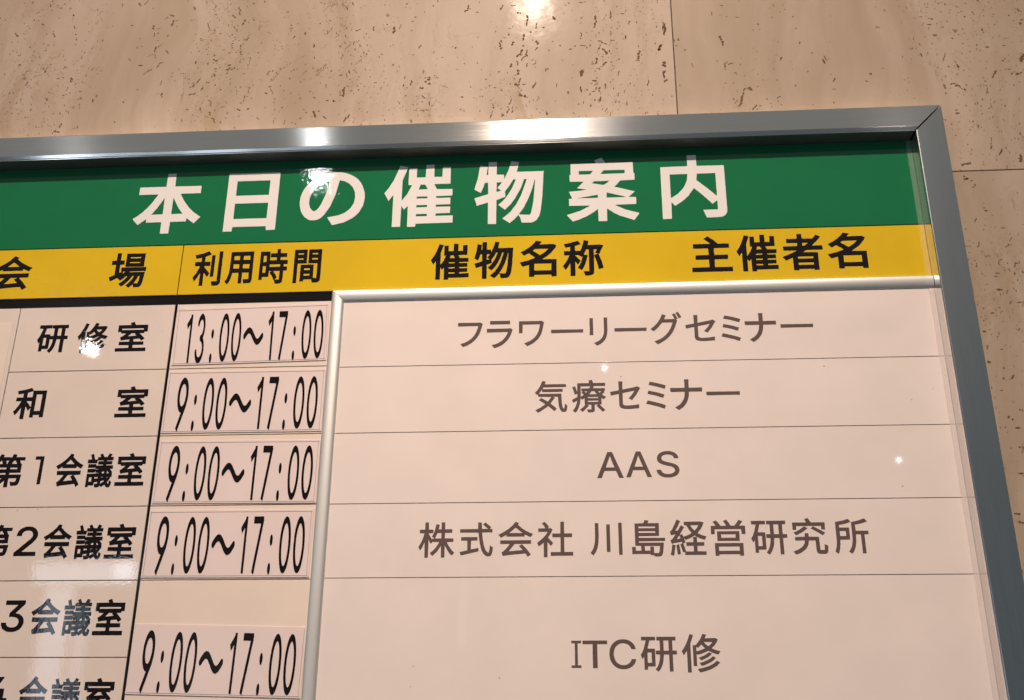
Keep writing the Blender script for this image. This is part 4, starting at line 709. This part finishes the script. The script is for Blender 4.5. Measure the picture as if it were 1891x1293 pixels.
T['e1'] = [('eフ', [-115.8, -92.6, 366.4, 391.0]), ('eラ', [-88.7, -64.5, 364.6, 392.2]), ('eワ', [-58.6, -35.2, 366.1, 391.4]), ('eー', [-28.7, 1.1, 378.5, 382.0]), ('eリ', [6.9, 23.5, 364.9, 393.2]), ('eー', [29.9, 59.6, 378.7, 382.2]), ('eグ', [63.0, 91.9, 365.2, 397.3]), ('eセ', [95.0, 122.7, 367.4, 393.6]), ('eミ', [127.4, 145.4, 366.7, 392.5]), ('eナ', [149.1, 177.5, 365.5, 394.0]), ('eー', [181.3, 210.7, 378.9, 382.4])]
T['e2'] = [('e気', [-44.1, -14.6, 301.0, 331.5]), ('e療', [-10.4, 20.4, 300.4, 331.7]), ('eセ', [24.1, 51.2, 303.2, 329.7]), ('eミ', [56.2, 74.3, 302.8, 328.9]), ('eナ', [78.0, 106.5, 301.3, 330.5]), ('eー', [110.1, 139.9, 314.8, 318.3])]
T['e3'] = [('eA', [10.5, 33.8, 239.8, 263.4]), ('eA', [35.9, 58.3, 240.2, 263.6]), ('eS', [62.5, 82.4, 239.6, 263.6])]
T['e4'] = [('e株', [-145.2, -113.8, 171.3, 202.0]), ('e式', [-109.2, -80.4, 172.0, 201.6]), ('e会', [-75.8, -46.0, 171.6, 201.9]), ('e社', [-42.3, -11.5, 170.9, 201.6]), ('e川', [3.4, 30.6, 172.1, 200.1]), ('e島', [38.7, 67.0, 170.9, 202.2]), ('e経', [71.1, 102.2, 171.3, 202.4]), ('e営', [106.1, 135.1, 171.0, 201.9]), ('e研', [139.6, 169.9, 171.7, 200.6]), ('e究', [173.9, 203.2, 171.5, 202.6]), ('e所', [208.6, 237.7, 171.9, 201.9])]
T['e5'] = [('eI', [-14.3, -6.2, 80.0, 101.7]), ('eT', [-5.1, 15.3, 79.8, 101.8]), ('eC', [16.9, 38.7, 79.0, 102.8]), ('e研', [42.5, 72.2, 77.0, 104.7]), ('e修', [76.0, 107.5, 76.4, 107.0])]
def items(k): return [(g, *b) for g, b in T[k]]
def align(k, y0, y1, pad=None):
    """the words of a line share one height: pull each character gently onto it"""
    out = []
    for g, b in T[k]:
        out.append((g, b[0], b[1], b[2] * .5 + y0 * .5, b[3] * .5 + y1 * .5))
    return out
letters('lettering', items('header'), 0.0, M['white_letter'], title)
for it in items('y1'): letters('lettering', [it], 0.0, M['black_letter'], h1)
for k in ('y2', 'y3', 'y4'): letters('lettering', items(k), 0.0, M['black_letter'], h2)

# room name plates
ROWS = [417.0, 350.5, 284.8, 219.4, 153.7, 88.8, 23.3, -42.2, IY0]
SUB = -545.0; BAR0 = -391.0; BAR1 = -388.4; INS0 = -237.4; INS1 = -225.9
V, F = slab(IX0 + .2, SUB - .45, 284.8 + .4, 417.0, -1, 0, 0.2)
mesh_obj('room_plate', V, F, M['cream'], board)
V, F = slab(IX0 + 6, SUB - 4.5, 290, 402, 0.02, 0.35, 0.15)
mesh_obj('blank_label', V, F, M['slot'], board)
for i in range(8):
    x0 = SUB + .25 if i < 2 else IX0 + .2
    V, F = slab(x0, BAR0, ROWS[i + 1] + .35, ROWS[i] - (.35 if i else 0), -1, 0, 0.2)
    p = mesh_obj('room_plate', V, F, M['cream'], board)
    k = 'r%d' % (i + 1)
    if k in T:
        for words in ([[it] for it in items(k)] if k == 'r2' else [items(k)]): letters('lettering', words, 0.0, M['black_letter'], p)
# time column
TR = [(0, 1), (1, 2), (2, 3), (3, 4), (4, 6), (6, 7), (7, 8)]
for a, b_ in TR:
    V, F = slab(BAR1, INS0 - .3, ROWS[b_] + .35, ROWS[a] - (.35 if a else 0), -1, -0.1, 0.2)
    mesh_obj('time_slot', V, F, M['slot'], board)

# silver holder around the event sheet: top and left rails with a mitred corner
IR = 11.5
HP = [(0, -1), (0, 2.2), (.4, 2.9), (1.2, 3.2), (3.2, 3.5), (5.0, 3.5), (7.0, 3.25), (9.0, 2.7), (10.4, 2.0), (11.2, 1.2), (IR, .5), (IR, -1)]
o = rail('holder_rail', (INS0, 427.0), (IX1 - .2, 427.0), (0, 1), HP, M['satin'], board, (1, 0), gap=0.12)
o2 = rail('holder_rail', (INS0, IY0 + .2), (INS0, 427.0), (-1, 0), HP, M['satin'], board, (0, 1), gap=0.12)
for q in (o, o2):
    for p in q.data.polygons: p.use_smooth = len(p.vertices) == 4
    q.data.set_sharp_from_angle(angle=math.radians(40))
# added pale see-through strip on the sheets' right edge, imitating the rail's reflection
V, F = slab(IX1 - 5.2, IX1 - .03, 427.6, IY1 - .4, 0.05, 0.45, 0.12)
mesh_obj('reflection_strip', V, F, M['clear_thin'], board)
V, F = slab(IX1 - 5.2, IX1 - .03, IY0 + .4, 414.6, 0.9, 1.3, 0.12)
mesh_obj('reflection_strip', V, F, M['clear'], board)

# ================================================================ the printed event sheet
def warp(x, y):
    n = noise.noise(Vector((x * 0.006, y * 0.009, 3.1))) * 0.9 + noise.noise(Vector((x * 0.02, y * 0.02, 9.1))) * 0.16
    e = min(1, max(0, (x + 226) / 40), max(0, (323.5 - x) / 30)) * min(1, max(0, (415 - y) / 30))
    fold = 0.22 * math.exp(-((x + 38) / 2.2) ** 2)
    return (n + 0.5) * e * 0.12 + fold * e * 0.3
SX0, SX1, SY0, SY1 = INS1 + .05, IX1 - .3, IY0 + .4, 415.4
nx, ny = 140, 110
V = [(SX0 + (SX1 - SX0) * i / nx, SY0 + (SY1 - SY0) * j / ny, 0) for j in range(ny + 1) for i in range(nx + 1)]
V = [(x, y, warp(x, y)) for x, y, z in V]
F = [(j * (nx + 1) + i, j * (nx + 1) + i + 1, (j + 1) * (nx + 1) + i + 1, (j + 1) * (nx + 1) + i) for j in range(ny) for i in range(nx)]
sheet = mesh_obj('event_sheet', V, F, M['paper'], None, ((SX0 + SX1) / 2, SY0, 0), smooth=True)
tag(sheet, 'large glossy off-white printed sheet listing the events in grey type, in the silver holder', 'poster')
for k in ('e1', 'e2', 'e3', 'e4', 'e5'): letters('lettering', items(k), 0.03, M['grey_print'], sheet, 0.1, warp)
for y, y2 in ((348.9, 348.1), (284.7, 284.2), (219.4, 219.1), (154.5, 154.5), (23.2, 23.2), (-42.2, -42.2)):
    V = []; F = []; n = 90
    for i in range(n + 1):
        x = SX0 + .2 + (SX1 - SX0 - .4) * i / n; yy = y + (y2 - y) * i / n; z = warp(x, yy) + 0.14
        V += [(x, yy - .28, z), (x, yy + .28, z), (x, yy + .28, z - .3), (x, yy - .28, z - .3)]
    for i in range(n):
        a = i * 4; F += [(a, a + 4, a + 5, a + 1), (a + 1, a + 5, a + 6, a + 2), (a + 3, a + 7, a + 4, a)]
    mesh_obj('ruled_line', V, F, M['line'], sheet)

# ================================================================ time cards
def digits(text, x0, x1, y0, y1):
    """tall squeezed figures on a fixed pitch"""
    adv = [1.0] * len(text)
    cx = []; u = 0
    for i, ch in enumerate(text):
        if i: u += 1.42 if '~' in (ch, text[i - 1]) else 1.0
        cx.append(u)
    p = (x1 - x0) / (cx[-1] + .78)
    out = []
    H = y1 - y0
    wd = {'0': .78, '1': .44, '7': .72, '9': .80, '3': .72, ':': .2, '~': 1.66}
    vr = {}
    for ch in set(text):
        ys = [q[1] for l in GLYPHS['t' + ch] for q in l]; vr[ch] = (min(ys) / 950, max(ys) / 950)
    for i, ch in enumerate(text):
        c = x0 + .39 * p + cx[i] * p
        if ch == '1': c -= .02 * p
        a, b = vr[ch]
        out.append(('t' + ch, c - wd[ch] * p / 2, c + wd[ch] * p / 2, y0 + a * H, y0 + b * H))
    return out
CARDS = [('13:00~17:00', (-386.5, 354.9, 147.5, 58.2), 0.9, (-376.9, -243.4, 356.9, 406.6), 'white time card printed 13:00 to 17:00, topmost in its column'),
         ('9:00~17:00', (-388.0, 287.0, 149.7, 60.6), -0.15, (-375.4, -243.8, 289.6, 340.4), 'second time card from the top, 9:00 to 17:00, under the 13:00 card'),
         ('9:00~17:00', (-387.6, 221.0, 149.3, 58.5), -0.35, (-375.3, -243.2, 223.6, 273.8), 'third time card from the top, 9:00 to 17:00, beside the AAS row'),
         ('9:00~17:00', (-388.2, 155.4, 148.6, 59.8), -0.2, (-377.0, -245.4, 158.8, 208.8), 'fourth 9:00 to 17:00 time card, right above the empty cream slot'),
         ('9:00~17:00', (-388.2, 57.4, 149.5, 57.6), -1.25, (-376.5, -244.9, 59.6, 109.0), 'lowest 9:00 to 17:00 time card, slightly askew below the empty cream slot')]
for n, (txt, (x, y, cw, ch), deg, (tx0, tx1, ty0, ty1), lab) in enumerate(CARDS):
    org = (x + cw / 2, y, 0)
    c = mesh_obj('time_card', *slab(x, x + cw, y, y + ch, -0.05, 0.75, 0.15), M['card'], None, org)
    c.rotation_euler = (math.pi / 2, math.radians(-deg), 0)
    tag(c, lab, 'time card', 'hour cards in the time column')
    # raised thin edging
    e = 0.42; q = 1.1
    if n == 4: sides = ['b', 'r']
    else: sides = ['t', 'b', 'l', 'r']
    for s in sides:
        bx = {'t': (x + q, x + cw - q, y + ch - 2.2, y + ch - 2.2 + e), 'b': (x + q, x + cw - q, y + 1.3, y + 1.3 + e),
              'l': (x + 1.6, x + 1.6 + e, y + q, y + ch - q), 'r': (x + cw - 2.2, x + cw - 2.2 + e, y + q, y + ch - q)}[s]
        mesh_obj('edging', *slab(*bx, 0.7, 0.98 if s in 'tb' else 0.94, 0.1), M['cardedge'], c)
    # the text is measured on the straight board, the card's own turn is taken out here
    a = math.radians(deg); px, py = x + cw / 2, y
    mx, my = (tx0 + tx1) / 2, (ty0 + ty1) / 2
    rx, ry = px + (mx - px) * math.cos(a) + (my - py) * math.sin(a), py - (mx - px) * math.sin(a) + (my - py) * math.cos(a)
    dx, dy = rx - mx, ry - my
    letters('lettering', digits(txt, tx0 + dx - .8, tx1 + dx, ty0 + dy, ty1 + dy), 0.75, M['black_matte_letter'], c, 0.3)
    if n == 0:
        V = [(x - .5, y + ch - 1, .9), (x + 8.5, y + ch - 1.2, .9), (x - .2, y + ch + 5.2, 1.0), (x - .5, y + ch - 1, .2), (x + 8.5, y + ch - 1.2, .2), (x - .2, y + ch + 5.2, .3)]
        mesh_obj('corner_tab', V, [(0, 1, 2), (5, 4, 3), (0, 3, 4, 1), (1, 4, 5, 2), (2, 5, 3, 0)], M['card'], c)
